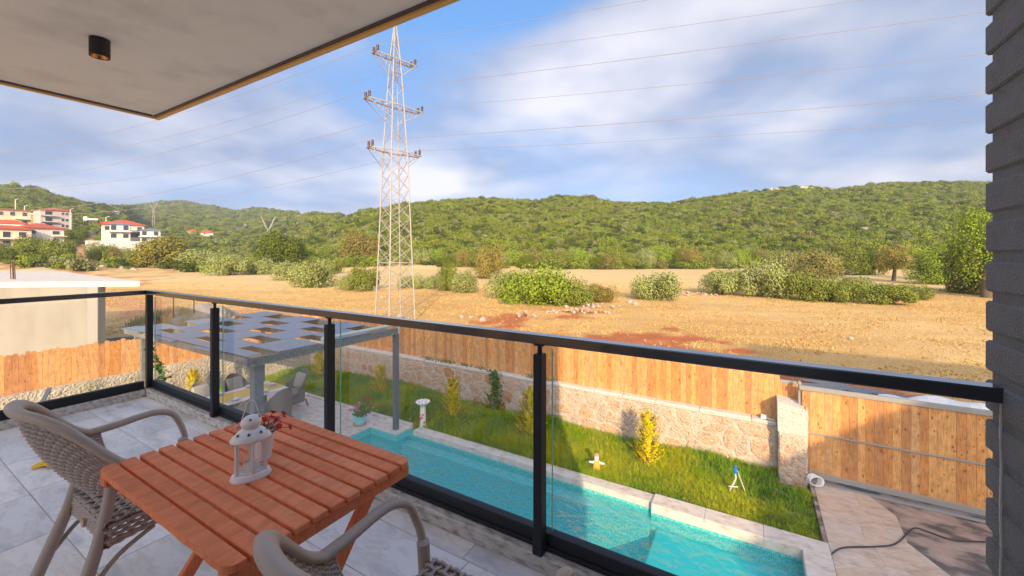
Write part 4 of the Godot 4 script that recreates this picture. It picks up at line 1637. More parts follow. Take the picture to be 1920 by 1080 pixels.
func garden_things() -> void:
	var cm := [conifer_mesh(1), conifer_mesh(2), conifer_mesh(3)]
	var cl := [[-14.5, -5.65, 1.0, "golden conifer in front of the whitewashed side wall"], [-13.4, -9.05, 1.05, "golden conifer in the far lawn corner behind the wicker chair"], [-10.05, -8.85, 1.05, "golden conifer in the lawn behind the aqua flower pot"], [-6.95, -8.6, 1.16, "golden conifer on the lawn behind the white ornament"], [-4.64, -8.62, 1.28, "golden conifer beside the climbing plant on the stone wall"], [-1.89, -8.72, 1.2, "sunlit golden conifer throwing its shadow on the stone wall"]]
	for i in cl.size():
		var q: Array = cl[i]
		var t := thing("golden_conifer", q[3], "conifer", Vector3(q[0], -0.13, q[1]), i * 1.3, "golden conifers along the lawn")
		put("crown", cm[i % 3], M.leaves, t, Vector3.ZERO, Basis().scaled(Vector3(q[2] * 1.45, q[2], q[2] * 1.45)))
		var mb := MB.new()
		mb.tube(PackedVector3Array([Vector3(0, -0.05, 0), Vector3(0.01, 0.3, 0), Vector3(0, 0.8, 0.01)]), 0.02, 0.006, 6)
		put("trunk", mb.mesh(), M.bark, t)
	# climbing plant and weeds on the wall
	var rg := RandomNumberGenerator.new()
	rg.seed = 44
	var vine := MB.new()
	for i in 520:
		var y := rg.randf_range(-0.1, 1.02)
		var spread := 0.10 + (0.22 if y < 0.35 else 0.04)
		var p := Vector3(-6.3 + rg.randfn() * spread * 0.6 + sin(y * 4.0) * 0.05, y, -9.68 + rg.randf_range(-0.03, 0.10) * (2.2 if y < 0.3 else 1.0))
		leaf_at(vine, rg, p, 0.075, 0.055, Color(0.07, 0.15, 0.02))
	var vt := thing("climbing_plant", "leafy green climber growing up the stone wall", "plant")
	put("foliage", vine.mesh(), M.leaves, vt)
	var vs := MB.new()
	vs.tube(PackedVector3Array([Vector3(-6.3, -0.14, -9.62), Vector3(-6.27, 0.4, -9.68), Vector3(-6.33, 1.0, -9.72)]), 0.012, 0.006, 5)
	put("stem", vs.mesh(), M.bark, vt)
	for x in [-8.94, -8.45, -8.07, -7.4, -6.85, -5.2, -4.75]:
		var wb := MB.new()
		for i in 60:
			leaf_at(wb, rg, Vector3(rg.randfn() * 0.13, rg.randf_range(-0.01, 0.09), rg.randf_range(-0.02, 0.10)), 0.05, 0.035, Color(0.10, 0.17, 0.03))
		var o := put("wall_weed", wb.mesh(), M.leaves, null, Vector3(x, 0.95, -9.84))
		tag(o, "small green weed rooted on top of the stone wall", "weed", "weeds on the stone wall")
	for q in [Vector3(-14.93, 0.86, -3.55), Vector3(-14.9, 0.75, -4.45)]:
		var wb := MB.new()
		for i in 90:
			var y := rg.randf()
			leaf_at(wb, rg, Vector3(rg.randf_range(0.0, 0.1), y * 0.3 - 0.15, rg.randfn() * 0.12), 0.06, 0.02, Color(0.20, 0.26, 0.08))
		wb.tube(PackedVector3Array([Vector3(-0.04, -0.16, 0), Vector3(0.04, 0, 0.0), Vector3(0.05, 0.15, 0.03)]), 0.005, 0.003, 4)
		var o := put("wall_weed", wb.mesh(), M.leaves, null, q)
		tag(o, "tall thin weed sprouting from the whitewashed wall", "weed", "weeds on the side wall")
	# hanging creeper on the pergola post
	var cr := MB.new()
	for i in 160:
		var k := rg.randf()
		leaf_at(cr, rg, Vector3(-12.86 + rg.randfn() * 0.03, 1.98 - k * 0.85, -4.12 - k * 0.28 + rg.randfn() * 0.035), 0.09, 0.07, Color(0.05, 0.15, 0.025))
	cr.tube(PackedVector3Array([Vector3(-12.90, 2.0, -4.1), Vector3(-12.86, 1.6, -4.25), Vector3(-12.86, 1.1, -4.4)]), 0.006, 0.004, 4)
	var co := put("hanging_creeper", cr.mesh(), M.leaves)
	tag(co, "green creeper hanging from the pergola post", "creeper")
	# aqua flower pot
	var pt := thing("flower_pot", "aqua flower pot with pink geraniums at the pool corner", "flower pot", Vector3(-8.60, 0, -6.93))
	var mb := MB.new()
	mb.lathe(PackedVector2Array([Vector2(0, 0.025), Vector2(0.115, 0.025), Vector2(0.155, 0.22), Vector2(0.17, 0.225), Vector2(0.172, 0.27), Vector2(0.155, 0.27), Vector2(0.15, 0.24), Vector2(0, 0.24)]), 24)
	put("pot", mb.mesh(), M.aqua, pt)
	mb = MB.new()
	mb.lathe(PackedVector2Array([Vector2(0, 0.0), Vector2(0.15, 0.0), Vector2(0.165, 0.03), Vector2(0.15, 0.03), Vector2(0, 0.022)]), 24)
	put("saucer", mb.mesh(), M.terracotta, pt)
	mb = MB.new()
	for i in 260:
		var a := rg.randf() * TAU
		var r := 0.2 * sqrt(rg.randf())
		leaf_at(mb, rg, Vector3(cos(a) * r + 0.05, 0.26 + rg.randf() * 0.16, sin(a) * r), 0.06, 0.06, Color(0.14, 0.24, 0.05))
	for i in 90:
		leaf_at(mb, rg, Vector3(0.17 + rg.randfn() * 0.07, 0.42 + rg.randf() * 0.18, -0.08 + rg.randfn() * 0.06), 0.06, 0.06, Color(0.18, 0.28, 0.05))
	put("foliage", mb.mesh(), M.leaves, pt)
	for q in [Vector3(-0.08, 0.47, 0.05), Vector3(0.0, 0.42, 0.12), Vector3(-0.03, 0.52, 0.0), Vector3(0.3, 0.5, -0.1), Vector3(0.12, 0.64, -0.12), Vector3(0.22, 0.68, -0.08), Vector3(-0.25, 0.36, 0.1)]:
		mb = MB.new()
		for i in 26:
			leaf_at(mb, rg, Vector3(rg.randfn(), rg.randfn(), rg.randfn()) * 0.022, 0.035, 0.03, Color(1, 1, 1))
		mb.tube(PackedVector3Array([Vector3(0, 0, 0), Vector3(0, -0.12, 0)]), 0.004, 0.004, 4)
		put("flower_head", mb.mesh(), M.pink_petal if q.x < 0.1 else M.red_petal, pt, q)
	# white ornament column with roses and a scalloped bowl
	var bb := thing("bird_bath", "white bird bath column trimmed with red roses on the lawn", "bird bath", Vector3(-7.28, -0.13, -7.80))
	mb = MB.new()
	mb.lathe(PackedVector2Array([Vector2(0, 0), Vector2(0.10, 0.0), Vector2(0.095, 0.06), Vector2(0.07, 0.14), Vector2(0.075, 0.3), Vector2(0.07, 0.5), Vector2(0.06, 0.58), Vector2(0.08, 0.6)]), 16, Vector3.ZERO, 1, 1, true)
	put("column", mb.mesh(), M.white_paint, bb)
	mb = MB.new()
	mb.lathe(PackedVector2Array([Vector2(0.05, 0.595), Vector2(0.12, 0.62), Vector2(0.165, 0.67), Vector2(0.17, 0.69), Vector2(0.13, 0.67), Vector2(0, 0.645)]), 24, Vector3.ZERO, 1, 1, true)
	for i in 10:
		var a := TAU * i / 10.0
		mb.blob(Vector3(cos(a) * 0.152, 0.682, sin(a) * 0.152), Vector3(0.036, 0.022, 0.036), 5, 0.05, rg, noise)
	put("bowl", mb.mesh(), M.white_paint, bb)
	for i in 16:
		var a := rg.randf() * TAU
		mb = MB.new()
		mb.blob(Vector3.ZERO, Vector3(0.026, 0.024, 0.026), 5, 0.2, rg, noise)
		put("rose", mb.mesh(), M.red_paint, bb, Vector3(cos(a) * 0.075, rg.randf_range(0.16, 0.46), sin(a) * 0.075))
	for i in 5:
		var a := TAU * i / 5.0
		mb = MB.new()
		mb.blob(Vector3.ZERO, Vector3(0.02, 0.008, 0.02), 4, 0.2, rg, noise)
		put("rose", mb.mesh(), M.pink_petal, bb, Vector3(cos(a) * 0.085, 0.668, sin(a) * 0.085))
	# little statue on the grass
	var fg := thing("garden_statue", "small painted statue with spread arms and orange robe on the lawn", "statue", Vector3(-2.70, -0.13, -7.84), 0.5)
	fg.scale = Vector3.ONE * 1.35
	mb = MB.new()
	mb.tube(PackedVector3Array([Vector3(-0.03, 0, 0), Vector3(-0.03, 0.1, 0)]), 0.022, 0.024, 8)
	mb.tube(PackedVector3Array([Vector3(0.03, 0, 0.02), Vector3(0.03, 0.1, 0)]), 0.022, 0.024, 8)
	mb.tube(PackedVector3Array([Vector3(0, 0.09, 0), Vector3(0, 0.16, 0), Vector3(0, 0.24, 0), Vector3(0, 0.275, 0)]), 0.05, 0.03, 10)
	mb.tube(PackedVector3Array([Vector3(0, 0.25, 0), Vector3(-0.06, 0.235, 0.01), Vector3(-0.11, 0.255, 0.03)]), 0.02, 0.014, 7)
	mb.tube(PackedVector3Array([Vector3(0, 0.25, 0), Vector3(0.06, 0.225, 0.01), Vector3(0.105, 0.23, 0.04)]), 0.02, 0.014, 7)
	mb.blob(Vector3(0, 0.315, 0.005), Vector3(0.036, 0.042, 0.038), 8, 0.02, rg, noise)
	mb.blob(Vector3(0, 0.31, 0.043), Vector3(0.007, 0.009, 0.008), 4, 0.0, rg, noise)
	put("body", mb.mesh(), M.white_paint, fg)
	mb = MB.new()
	mb.lathe(PackedVector2Array([Vector2(0.062, 0.07), Vector2(0.058, 0.12), Vector2(0.053, 0.2), Vector2(0.04, 0.262), Vector2(0.02, 0.275)]), 14, Vector3.ZERO, 1, 1, true)
	put("robe", mb.mesh(), M.orange_cloth, fg)
	mb = MB.new()
	mb.lathe(PackedVector2Array([Vector2(0.039, 0.322), Vector2(0.04, 0.34), Vector2(0.026, 0.36), Vector2(0, 0.366)]), 14, Vector3.ZERO, 1, 1, true)
	put("hair", mb.mesh(), M.terracotta, fg)
	# garden tap
	var tp := thing("garden_tap", "bent pale standpipe with blue valve rising from the lawn", "tap")
	mb = MB.new()
	mb.tube(PackedVector3Array([Vector3(-0.44, -0.16, -8.42), Vector3(-0.37, 0.04, -8.46), Vector3(-0.31, 0.17, -8.49), Vector3(-0.29, 0.23, -8.5), Vector3(-0.30, 0.34, -8.5)]), 0.017, 0.015, 8)
	mb.tube(PackedVector3Array([Vector3(-0.40, 0.08, -8.44), Vector3(-0.25, 0.1, -8.46)]), 0.013, 0.013, 7)
	put("pipe", mb.mesh(), M.pvc, tp)
	mb = MB.new()
	mb.lathe(PackedVector2Array([Vector2(0, 0.32), Vector2(0.025, 0.32), Vector2(0.03, 0.38), Vector2(0.022, 0.39), Vector2(0.03, 0.40), Vector2(0.03, 0.45), Vector2(0.012, 0.46), Vector2(0, 0.46)]), 12, Vector3(-0.30, 0, -8.5))
	mb.tube(PackedVector3Array([Vector3(-0.30, 0.36, -8.5), Vector3(-0.25, 0.35, -8.49)]), 0.012, 0.012, 8)
	put("valve", mb.mesh(), M.blue_plastic, tp)
	mb = MB.new()
	mb.tube(PackedVector3Array([Vector3(-0.10, -0.16, -8.62), Vector3(-0.27, 0.36, -8.54)]), 0.011, 0.011, 7)
	put("stake", mb.mesh(), M.pvc, tp)
	# coil of cord by the pillar, black cable over the drive
	mb = MB.new()
	for k in 5:
		var ring := PackedVector3Array()
		for i in 21:
			var a := TAU * i / 20.0
			ring.append(Vector3(cos(a) * (0.10 + k * 0.006) + k * 0.004, 0.125 + sin(a) * (0.10 - k * 0.005), k * 0.022 - 0.04 + sin(a * 2.0 + k) * 0.012))
		mb.tube(ring, 0.012, 0.012, 6, false)
	var cc := put("cord_coil", mb.mesh(), M.white_paint, null, Vector3(0.98, -0.02, -9.40), Basis(Vector3.UP, 0.5) * Basis(Vector3.RIGHT, -0.25))
	tag(cc, "coil of pale cord leaning at the foot of the stone pillar", "cord")
	var cab := PackedVector3Array()
	for q in [[0.909, -7.314], [1.119, -7.647], [1.529, -7.916], [1.82, -8.165], [2.149, -8.745], [2.325, -8.763], [2.602, -8.708], [3.077, -8.938], [3.6, -9.1]]:
		cab.append(Vector3(q[0], 0.008, q[1]))
	cab = smooth_path(cab, 6)
	mb = MB.new()
	mb.tube(cab, 0.011, 0.011, 6)
	var ca := put("cable", mb.mesh(), M.hose)
	tag(ca, "thin black cable winding over the driveway", "cable")
	# loose stones in the grass
	var ln := 0
	for q in [[-8.47, -9.45, 0.10], [-7.78, -9.5, 0.07], [-6.57, -8.64, 0.05], [-8.3, -7.95, 0.05], [-6.2, -8.2, 0.05], [-1.58, -9.38, 0.09], [-1.14, -9.38, 0.15], [-0.85, -9.3, 0.08], [0.38, -9.0, 0.07]]:
		mb = MB.new()
		mb.blob(Vector3.ZERO, Vector3(q[2] * 1.3, q[2] * 0.7, q[2]), 6, 0.22, rg, noise)
		var o := put("garden_stone", mb.mesh(), M["stone%d" % [4, 1, 3][ln % 3]], null, Vector3(q[0], -0.085 + q[2] * 0.2, q[1]), Basis(Vector3.UP, rg.randf() * 6.0))
		tag(o, "loose reddish stone lying in the lawn by the wall", "stone", "loose stones in the lawn")
		ln += 1
	for q in [[-0.14, -8.45, 0.20, 0.10], [0.15, -8.40, 0.19, 0.12], [0.42, -8.36, 0.16, 0.10], [0.66, -8.33, 0.14, 0.09]]:
		mb = MB.new()
		mb.box(Vector3.ZERO, Vector3(q[2] * 1.6, 0.05, q[3] * 1.8), 0.018, Basis(Vector3.UP, rg.randf_range(-0.3, 0.1)))
		var o := put("edging_stone", mb.mesh(), M["flag%d" % (rg.randi() % 3)], null, Vector3(q[0], -0.075, q[1]))
		tag(o, "flat pale edging stone half sunk in the tall grass", "stone", "edging stones in the tall grass")
	# junction box on the wall top
	mb = MB.new()
	mb.box(Vector3(0, 0.04, 0), Vector3(0.11, 0.08, 0.07), 0.006)
	mb.tube(PackedVector3Array([Vector3(0.05, 0.03, 0.02), Vector3(0.13, 0.015, 0.03), Vector3(0.17, 0.01, 0.02)]), 0.012, 0.012, 6)
	var jb := put("junction_box", mb.mesh(), M.white_paint, null, Vector3(0.17, 0.957, -9.82))
	tag(jb, "small white box with cable stub on the wall beside the pillar", "junction box")
	# bracket with a hanging chain outside the side railing
	var br := thing("rain_chain_bracket", "dark metal arm with a short chain outside the side railing", "bracket")
	mb = MB.new()
	mb.bar(Vector3(-5.55, 2.74, -0.90), Vector3(-5.8, 3.05, -1.10), 0.03, 0.014)
	put("arm", mb.mesh(), M.galv, br)
	mb = MB.new()
	for k in 7:
		var ring := PackedVector3Array()
		for i in 9:
			var a := TAU * i / 8.0
			var w := Vector3(cos(a) * 0.006, sin(a) * 0.012, 0)
			if k % 2 == 1:
				w = Vector3(0, w.y, w.x)
			ring.append(w + Vector3(-5.8, 3.03 - k * 0.02, -1.10))
		mb.tube(ring, 0.002, 0.002, 5, false)
	put("chain", mb.mesh(), M.galv, br)


func leaf_at(mb: MB, rg: RandomNumberGenerator, p: Vector3, l: float, w: float, cc: Color) -> void:
	var d := Vector3(rg.randfn(), rg.randfn(), rg.randfn()).normalized()
	var o := (Vector3(rg.randfn(), rg.randfn() + 0.8, rg.randfn() + 0.8)).normalized()
	d = (d - o * d.dot(o) * 0.8).normalized()
	mb.col = cc * rg.randf_range(0.75, 1.25)
	mb.leaf(p, d, d.cross(o).normalized(), l * rg.randf_range(0.7, 1.2), w * rg.randf_range(0.7, 1.2), o)


func smooth_path(p: PackedVector3Array, k: int) -> PackedVector3Array:
	var out := PackedVector3Array()
	for i in p.size() - 1:
		var a := p[maxi(i - 1, 0)]
		var b := p[i]
		var c := p[i + 1]
		var d := p[mini(i + 2, p.size() - 1)]
		for j in k:
			out.append(b.cubic_interpolate(c, a, d, float(j) / k))
	out.append(p[p.size() - 1])
	return out


func neighbour_shell() -> void:
	var n := thing("concrete_shell", "unfinished concrete building with flat slab roof beyond the fence", "building")
	var C := Vector2(-17.9, -5.45)
	var W := Vector2(-19.05, -4.42)
	var A := Vector2(-26.0, 0.78)
	var F := Vector2(-33.2, -6.4)
	var mb := MB.new()
	var slab := PackedVector2Array([C, A, Vector2(-40, 0.7), F])
	mb.prism(slab, 3.22, 3.40, Transform3D(Basis(Vector3(1, 0, 0), Vector3(0, 0, 1), Vector3(0, 1, 0)), Vector3.ZERO))
	put("roof_slab", mb.mesh(), M.slab_top, n)
	mb = MB.new()
	var i2 := Vector2(-0.03, -0.04)
	mb.prism(PackedVector2Array([W + i2, A + i2, Vector2(-38, -0.5), Vector2(-31, -5.0), W + Vector2(-0.5, -0.35)]), -0.5, 3.222, Transform3D(Basis(Vector3(1, 0, 0), Vector3(0, 0, 1), Vector3(0, 1, 0)), Vector3.ZERO))
	put("wall", mb.mesh(), M.concrete, n)
	mb = MB.new()
	mb.box(Vector3(-19.0, 1.4, -4.66), Vector3(0.32, 3.65, 0.3), 0.01, Basis(Vector3.UP, 0.64))
	put("column", mb.mesh(), M.galv, n)
	for q in [[-0.2, 0.3], [-0.35, 0.42], [-0.5, 0.3], [-0.62, 0.5], [-6.0, 0.4], [-6.4, 0.5], [-6.2, 0.25], [-7.0, 0.5], [-7.3, 0.45]]:
		mb = MB.new()
		var p := Vector3(-22.8 + q[0], 3.37, -3.6 + q[0] * 0.05 + q[1] * 0.3)
		mb.tube(PackedVector3Array([p, p + Vector3(0.01, 0.5 + q[1] * 0.5, 0.02)]), 0.014, 0.014, 5)
		put("reinforcing_rod", mb.mesh(), M.rebar, n)
	# planks and a rubble heap on the grey sand beside it
	var pa := thing("timber_pallet", "broken grey timber frame lying on the sand by the fence", "timber", Vector3(-26.6, height(-26.6, -7.4) + 0.06, -7.4), 0.7)
	for k in 4:
		mb = MB.new()
		mb.box(Vector3(0, 0.05 + 0.03 * (k % 2), -0.6 + k * 0.4), Vector3(1.5, 0.05, 0.09), 0.004, Basis(Vector3.UP, 0.1 * sin(k * 3.0)))
		put("plank", mb.mesh(), M.greywood, pa)
	for s in [-0.6, 0.6]:
		mb = MB.new()
		mb.box(Vector3(s, 0.0, 0), Vector3(0.09, 0.08, 1.5), 0.004)
		put("bearer", mb.mesh(), M.greywood, pa)
	for q in [[-31.4, -11.2], [-29.9, -11.7]]:
		mb = MB.new()
		mb.tube(PackedVector3Array([Vector3.ZERO, Vector3(0.03, 1.75, 0.02)]), 0.04, 0.035, 6)
		var o := put("fence_stake", mb.mesh(), M.rebar, null, Vector3(q[0], height(q[0], q[1]) - 0.1, q[1]))
		tag(o, "rusty stake standing in the weeds on the rubble heap", "stake", "stakes on the rubble heap")
	var hp := thing("rubble_heap", "pale heap of sand and rubble overgrown with weeds", "heap", Vector3(-31.3, -0.2, -12.6))
	mb = MB.new()
	mb.blob(Vector3.ZERO, Vector3(2.3, 0.95, 1.7), 20, 0.3, rng, noise)
	put("sand", mb.mesh(), M.sand_grey, hp)
	mb = MB.new()
	var rg := RandomNumberGenerator.new()
	rg.seed = 12
	for i in 1600:
		var a := rg.randf() * TAU
		var r := 2.2 * sqrt(rg.randf())
		var p := Vector3(cos(a) * r + 0.6, 0.1 + maxf(0.0, 0.9 - r * 0.4), sin(a) * r + 1.6)
		mb.col = Color(0.22, 0.21, 0.08).lerp(Color(0.34, 0.30, 0.15), rg.randf())
		mb.leaf(p, Vector3(rg.randfn() * 0.2, 1, rg.randfn() * 0.2).normalized(), Vector3(cos(a), 0, sin(a)), rg.randf_range(0.25, 0.6), 0.03, Vector3(0.3, 0.6, 0.6).normalized())
	put("weeds", mb.mesh(), M.leaves, hp)


func beam_between(parent: Node3D, me: Mesh, m: Material, a: Vector3, b: Vector3, w: float, called: String) -> void:
	var y := b - a
	var up := Vector3.UP if absf(y.normalized().y) < 0.95 else Vector3.RIGHT
	var x := up.cross(y.normalized()).normalized()
	var z := x.cross(y.normalized())
	put(called, me, m, parent, (a + b) * 0.5, Basis(x * w, y, z * w))


func tower_half(h: float) -> float:
	var H := [0.0, 5.55, 10.4, 13.86, 16.8, 18.7, 19.4]
	var Wd := [1.3, 1.03, 0.82, 0.58, 0.36, 0.13, 0.03]
	for i in 6:
		if h <= H[i + 1]:
			return lerpf(Wd[i], Wd[i + 1], (h - H[i]) / (H[i + 1] - H[i]))
	return 0.03


func pylon_and_lines() -> void:
	var base := Vector3(-20.05, height(-20.05, -18.91) - 0.05, -18.91)
	var p := thing("lattice_pylon", "tall white lattice power pylon with three crossarms in the field", "pylon", base, YAW)
	var unit := MB.new()
	unit.box(Vector3.ZERO, Vector3.ONE, 0.0)
	var um := unit.mesh()
	var dirs := [Vector3(1, 0, 0), Vector3(0, 0, 1), Vector3(-1, 0, 0), Vector3(0, 0, -1)]
	var knots := [0.0, 5.55, 10.4, 13.86, 16.8, 18.7, 19.4]
	for d in dirs:
		var mb := MB.new()
		for i in 6:
			mb.bar(d * tower_half(knots[i]) + Vector3.UP * knots[i], d * tower_half(knots[i + 1]) + Vector3.UP * knots[i + 1], 0.068 - i * 0.005, 0.068 - i * 0.005)
		put("leg", mb.mesh(), M.steel, p)
	var lv := []
	for i in 12:
		lv.append(i * 0.9455)
	for i in range(1, 10):
		lv.append(10.4 + i * 0.93)
	for i in lv.size() - 1:
		var h0: float = lv[i]
		var h1: float = lv[i + 1]
		for k in 4:
			var d0: Vector3 = dirs[k]
			var d1: Vector3 = dirs[(k + 1) % 4]
			var a0 := d0 * tower_half(h0) + Vector3.UP * h0
			var a1 := d1 * tower_half(h1) + Vector3.UP * h1
			var b0 := d1 * tower_half(h0) + Vector3.UP * h0
			var b1 := d0 * tower_half(h1) + Vector3.UP * h1
			var m: Material = M.steel if (h0 < 10.0 or rng.randf() < 0.6) else M.rust
			if h0 < 10.3:
				beam_between(p, um, m, a0, a1, 0.03, "brace")
				beam_between(p, um, m, b0, b1, 0.03, "brace")
			elif (i + k) % 2 == 0:
				beam_between(p, um, m, a0, a1, 0.026, "brace")
			else:
				beam_between(p, um, m, b0, b1, 0.026, "brace")
			if i == 0 or i == 4 or h0 > 15.5:
				beam_between(p, um, m, a0, b0, 0.036, "brace")
	var arm := Vector3(0.69, 0, -0.72)
	var off := Vector3(0.72, 0, 0.69)
	var ends := []
	var ins := MB.new()
	for k in 4:
		ins.lathe(PackedVector2Array([Vector2(0.05, k * 0.09 + 0.06), Vector2(0.11, k * 0.09 + 0.07), Vector2(0.11, k * 0.09 + 0.12), Vector2(0.05, k * 0.09 + 0.15)]), 10)
	ins.lathe(PackedVector2Array([Vector2(0.04, 0), Vector2(0.04, 0.46), Vector2(0, 0.46)]), 8)
	var im := ins.mesh()
	for q in [[16.95, 1.45], [13.95, 2.0], [10.95, 1.8]]:
		var h: float = q[0]
		var L: float = q[1]
		var cr := Node3D.new()
		cr.name = "crossarm"
		p.add_child(cr, true)
		for s in [-1.0, 1.0]:
			var tip: Vector3 = arm * L * s + Vector3.UP * h
			for o in [-1.0, 1.0]:
				var e: Vector3 = tip + off * 0.24 * o
				var root: Vector3 = off * tower_half(h) * 0.75 * o + Vector3.UP * h
				beam_between(cr, um, M.steel if o > 0 else M.rust, root, e, 0.055, "chord")
				beam_between(cr, um, M.steel, e, arm * tower_half(h - 1.0) * 0.7 * s + off * tower_half(h - 1.0) * 0.7 * o + Vector3.UP * (h - 1.0), 0.04, "stay")
				put("insulator", im, M.insulator, cr, e + Vector3.UP * 0.03 - arm * 0.1 * s, Basis().scaled(Vector3(0.75, 0.9, 0.75)))
			beam_between(cr, um, M.rust, tip - off * 0.3, tip + off * 0.3, 0.06, "end_bar")
			for k in 5:
				var t0 := lerpf(0.2, 0.84, k / 4.0)
				var sg := 1.0 if k % 2 else -1.0
				beam_between(cr, um, M.rust if k % 2 else M.steel, arm * L * s * t0 - off * 0.26 * sg + Vector3.UP * h, arm * L * s * (t0 + 0.16) + off * 0.26 * sg + Vector3.UP * h, 0.03, "web")
				beam_between(cr, um, M.steel, arm * L * s * t0 + Vector3.UP * (h - 0.02), arm * L * s * (t0 + 0.1) + Vector3.UP * (h - 0.85 * (1.0 - t0)), 0.026, "web")
			ends.append(p.transform * (tip + Vector3.UP * 0.42))
	# conductors to the next pylons
	for i in ends.size():
		var a: Vector3 = ends[i]
		var rgt: Vector3 = a + Vector3(0.984, 0, -0.179).rotated(Vector3.UP, 0.02 * (i % 2)) * 95.0
		var lft: Vector3 = a + Vector3(-0.984, 0, 0.179) * 110.0 + Vector3.UP * 6.0
		for q in [[rgt, 1.2, 0.011, "dark power line running from pylon crossarm over the drive"], [lft, 5.5, 0.013, "dark power line running from pylon crossarm across the left valley"]]:
			var pts := PackedVector3Array()
			var b: Vector3 = q[0]
			for k in 41:
				var t := k / 40.0
				pts.append(a.lerp(b, t) - Vector3.UP * q[1] * 4.0 * t * (1.0 - t))
			var mb := MB.new()
			mb.tube(pts, q[2], q[2] * (1.0 if q[1] < 3.0 else 1.6), 4)
			var o := put("power_line", mb.mesh(), M.wire)
			tag(o, q[3], "power line", "power lines to the right of the pylon" if q[1] < 3.0 else "power lines to the left of the pylon")
	# distant line over the right hill
	for k in 4:
		var a := spot(700.0, 250.0) + Vector3.UP * (5.0 + k * 1.1)
		var b := spot(2000.0, 200.0) + Vector3.UP * (3.0 + k * 1.6)
		var pts := PackedVector3Array()
		for i in 31:
			var t := i / 30.0
			var w := a.lerp(b, t)
			w.y = lerpf(19.0 + k * 0.8, 19.5 + k * 1.1, t) - 3.0 * t * (1.0 - t)
			pts.append(w)
		var mb := MB.new()
		mb.tube(pts, 0.05, 0.05, 4)
		var o := put("power_line", mb.mesh(), M.galv)
		tag(o, "pale power line crossing in front of the wooded hill", "power line", "pale power lines across the hill")
	# far pylons with a forked head
	for q in [[503.0, 150.0, 446.0, 0.75, "forked lattice pylon rising behind the round dark tree"], [288.0, 300.0, 401.0, 0.82, "small far forked pylon on the ridge behind the village"]]:
		var s := spot(q[0], q[1])
		s.y = 4.34 + (475.0 - q[2]) / 765.0 * q[1]
		var t := thing("forked_pylon", q[4], "pylon", s, YAW + 0.3, "far forked pylons")
		var k: float = q[3]
		for sx in [-1.0, 1.0]:
			for o in [-0.25, 0.25]:
				beam_between(t, um, M.steel, Vector3(sx * 0.8 * k, -9.0, o), Vector3(sx * 0.35 * k, 4.5 * k, o), 0.12, "leg")
				beam_between(t, um, M.steel, Vector3(sx * 0.35 * k, 4.5 * k, o), Vector3(sx * 3.1 * k, 10.5 * k, o), 0.10, "fork_arm")
				beam_between(t, um, M.steel, Vector3(sx * 0.9 * k, 4.6 * k, o), Vector3(sx * 3.1 * k, 10.5 * k, o), 0.10, "fork_arm")
			for j in 5:
				beam_between(t, um, M.steel, Vector3(sx * (0.4 + j * 0.5) * k, (4.7 + j * 1.1) * k, 0.25), Vector3(sx * (0.9 + j * 0.5) * k, (5.2 + j * 1.1) * k, -0.25), 0.07, "brace")
		for j in 4:
			beam_between(t, um, M.steel, Vector3(-0.45 * k, j * 1.1 * k, 0.25), Vector3(0.42 * k, (j + 1) * 1.1 * k, 0.25), 0.08, "brace")


func house(called: String, label: String, px: float, d: float, y_base: float, w: float, dp: float, h: float, wall: Material, roof: Material, roof_h: float, turn := 0.0) -> Node3D:
	var s := spot(px, d)
	s.y = minf(4.34 + (475.0 - y_base) / 765.0 * d, s.y + (0.3 if d > 300.0 else 5.0))
	var dir := Vector3(s.x, 0, s.z)
	var n := thing(called, label, "house", s, atan2(-dir.x, -dir.z) + turn)
	w *= 0.9
	var mb := MB.new()
	mb.box(Vector3(0, h * 0.5 - 3.0, -dp * 0.5), Vector3(w, h + 6.0, dp), 0.0)
	put("wall", mb.mesh(), wall, n)
	mb = MB.new()
	var ov := 0.6
	var a := Vector3(-w * 0.5 - ov, h, ov)
	var b := Vector3(w * 0.5 + ov, h, ov)
	var c := Vector3(w * 0.5 + ov, h, -dp - ov)
	var e := Vector3(-w * 0.5 - ov, h, -dp - ov)
	var r := maxf(0.0, w * 0.5 - dp * 0.5)
	var p := Vector3(-r, h + roof_h, -dp * 0.5)
	var q := Vector3(r, h + roof_h, -dp * 0.5)
	mb.quad(a, b, q, p, Vector3(0, 1, 1))
	mb.quad(c, e, p, q, Vector3(0, 1, -1))
	mb.tri(b, c, q, Vector3(1, 1, 0))
	mb.tri(e, a, p, Vector3(-1, 1, 0))
	mb.box(Vector3(0, h - 0.1, -dp * 0.5), Vector3(w + ov * 2, 0.2, dp + ov * 2), 0.0)
	put("roof", mb.mesh(), roof, n)
	return n


func win(n: Node3D, x: float, y: float, w: float, h: float) -> void:
	var mb := MB.new()
	mb.box(Vector3.ZERO, Vector3(w, h, 0.08), 0.0)
	var f := put("window", mb.mesh(), M.wall_white, n, Vector3(x, y, 0.04))
	mb = MB.new()
	mb.box(Vector3.ZERO, Vector3(w - 0.2, h - 0.2, 0.04), 0.0)
	put("pane", mb.mesh(), M.pane, f, Vector3(0, 0, 0.045))


func slab(n: Node3D, called: String, x: float, y: float, z: float, w: float, h: float, d: float, m: Material) -> void:
	var mb := MB.new()
	mb.box(Vector3.ZERO, Vector3(w, h, d), 0.0)
	put(called, mb.mesh(), m, n, Vector3(x, y, z))


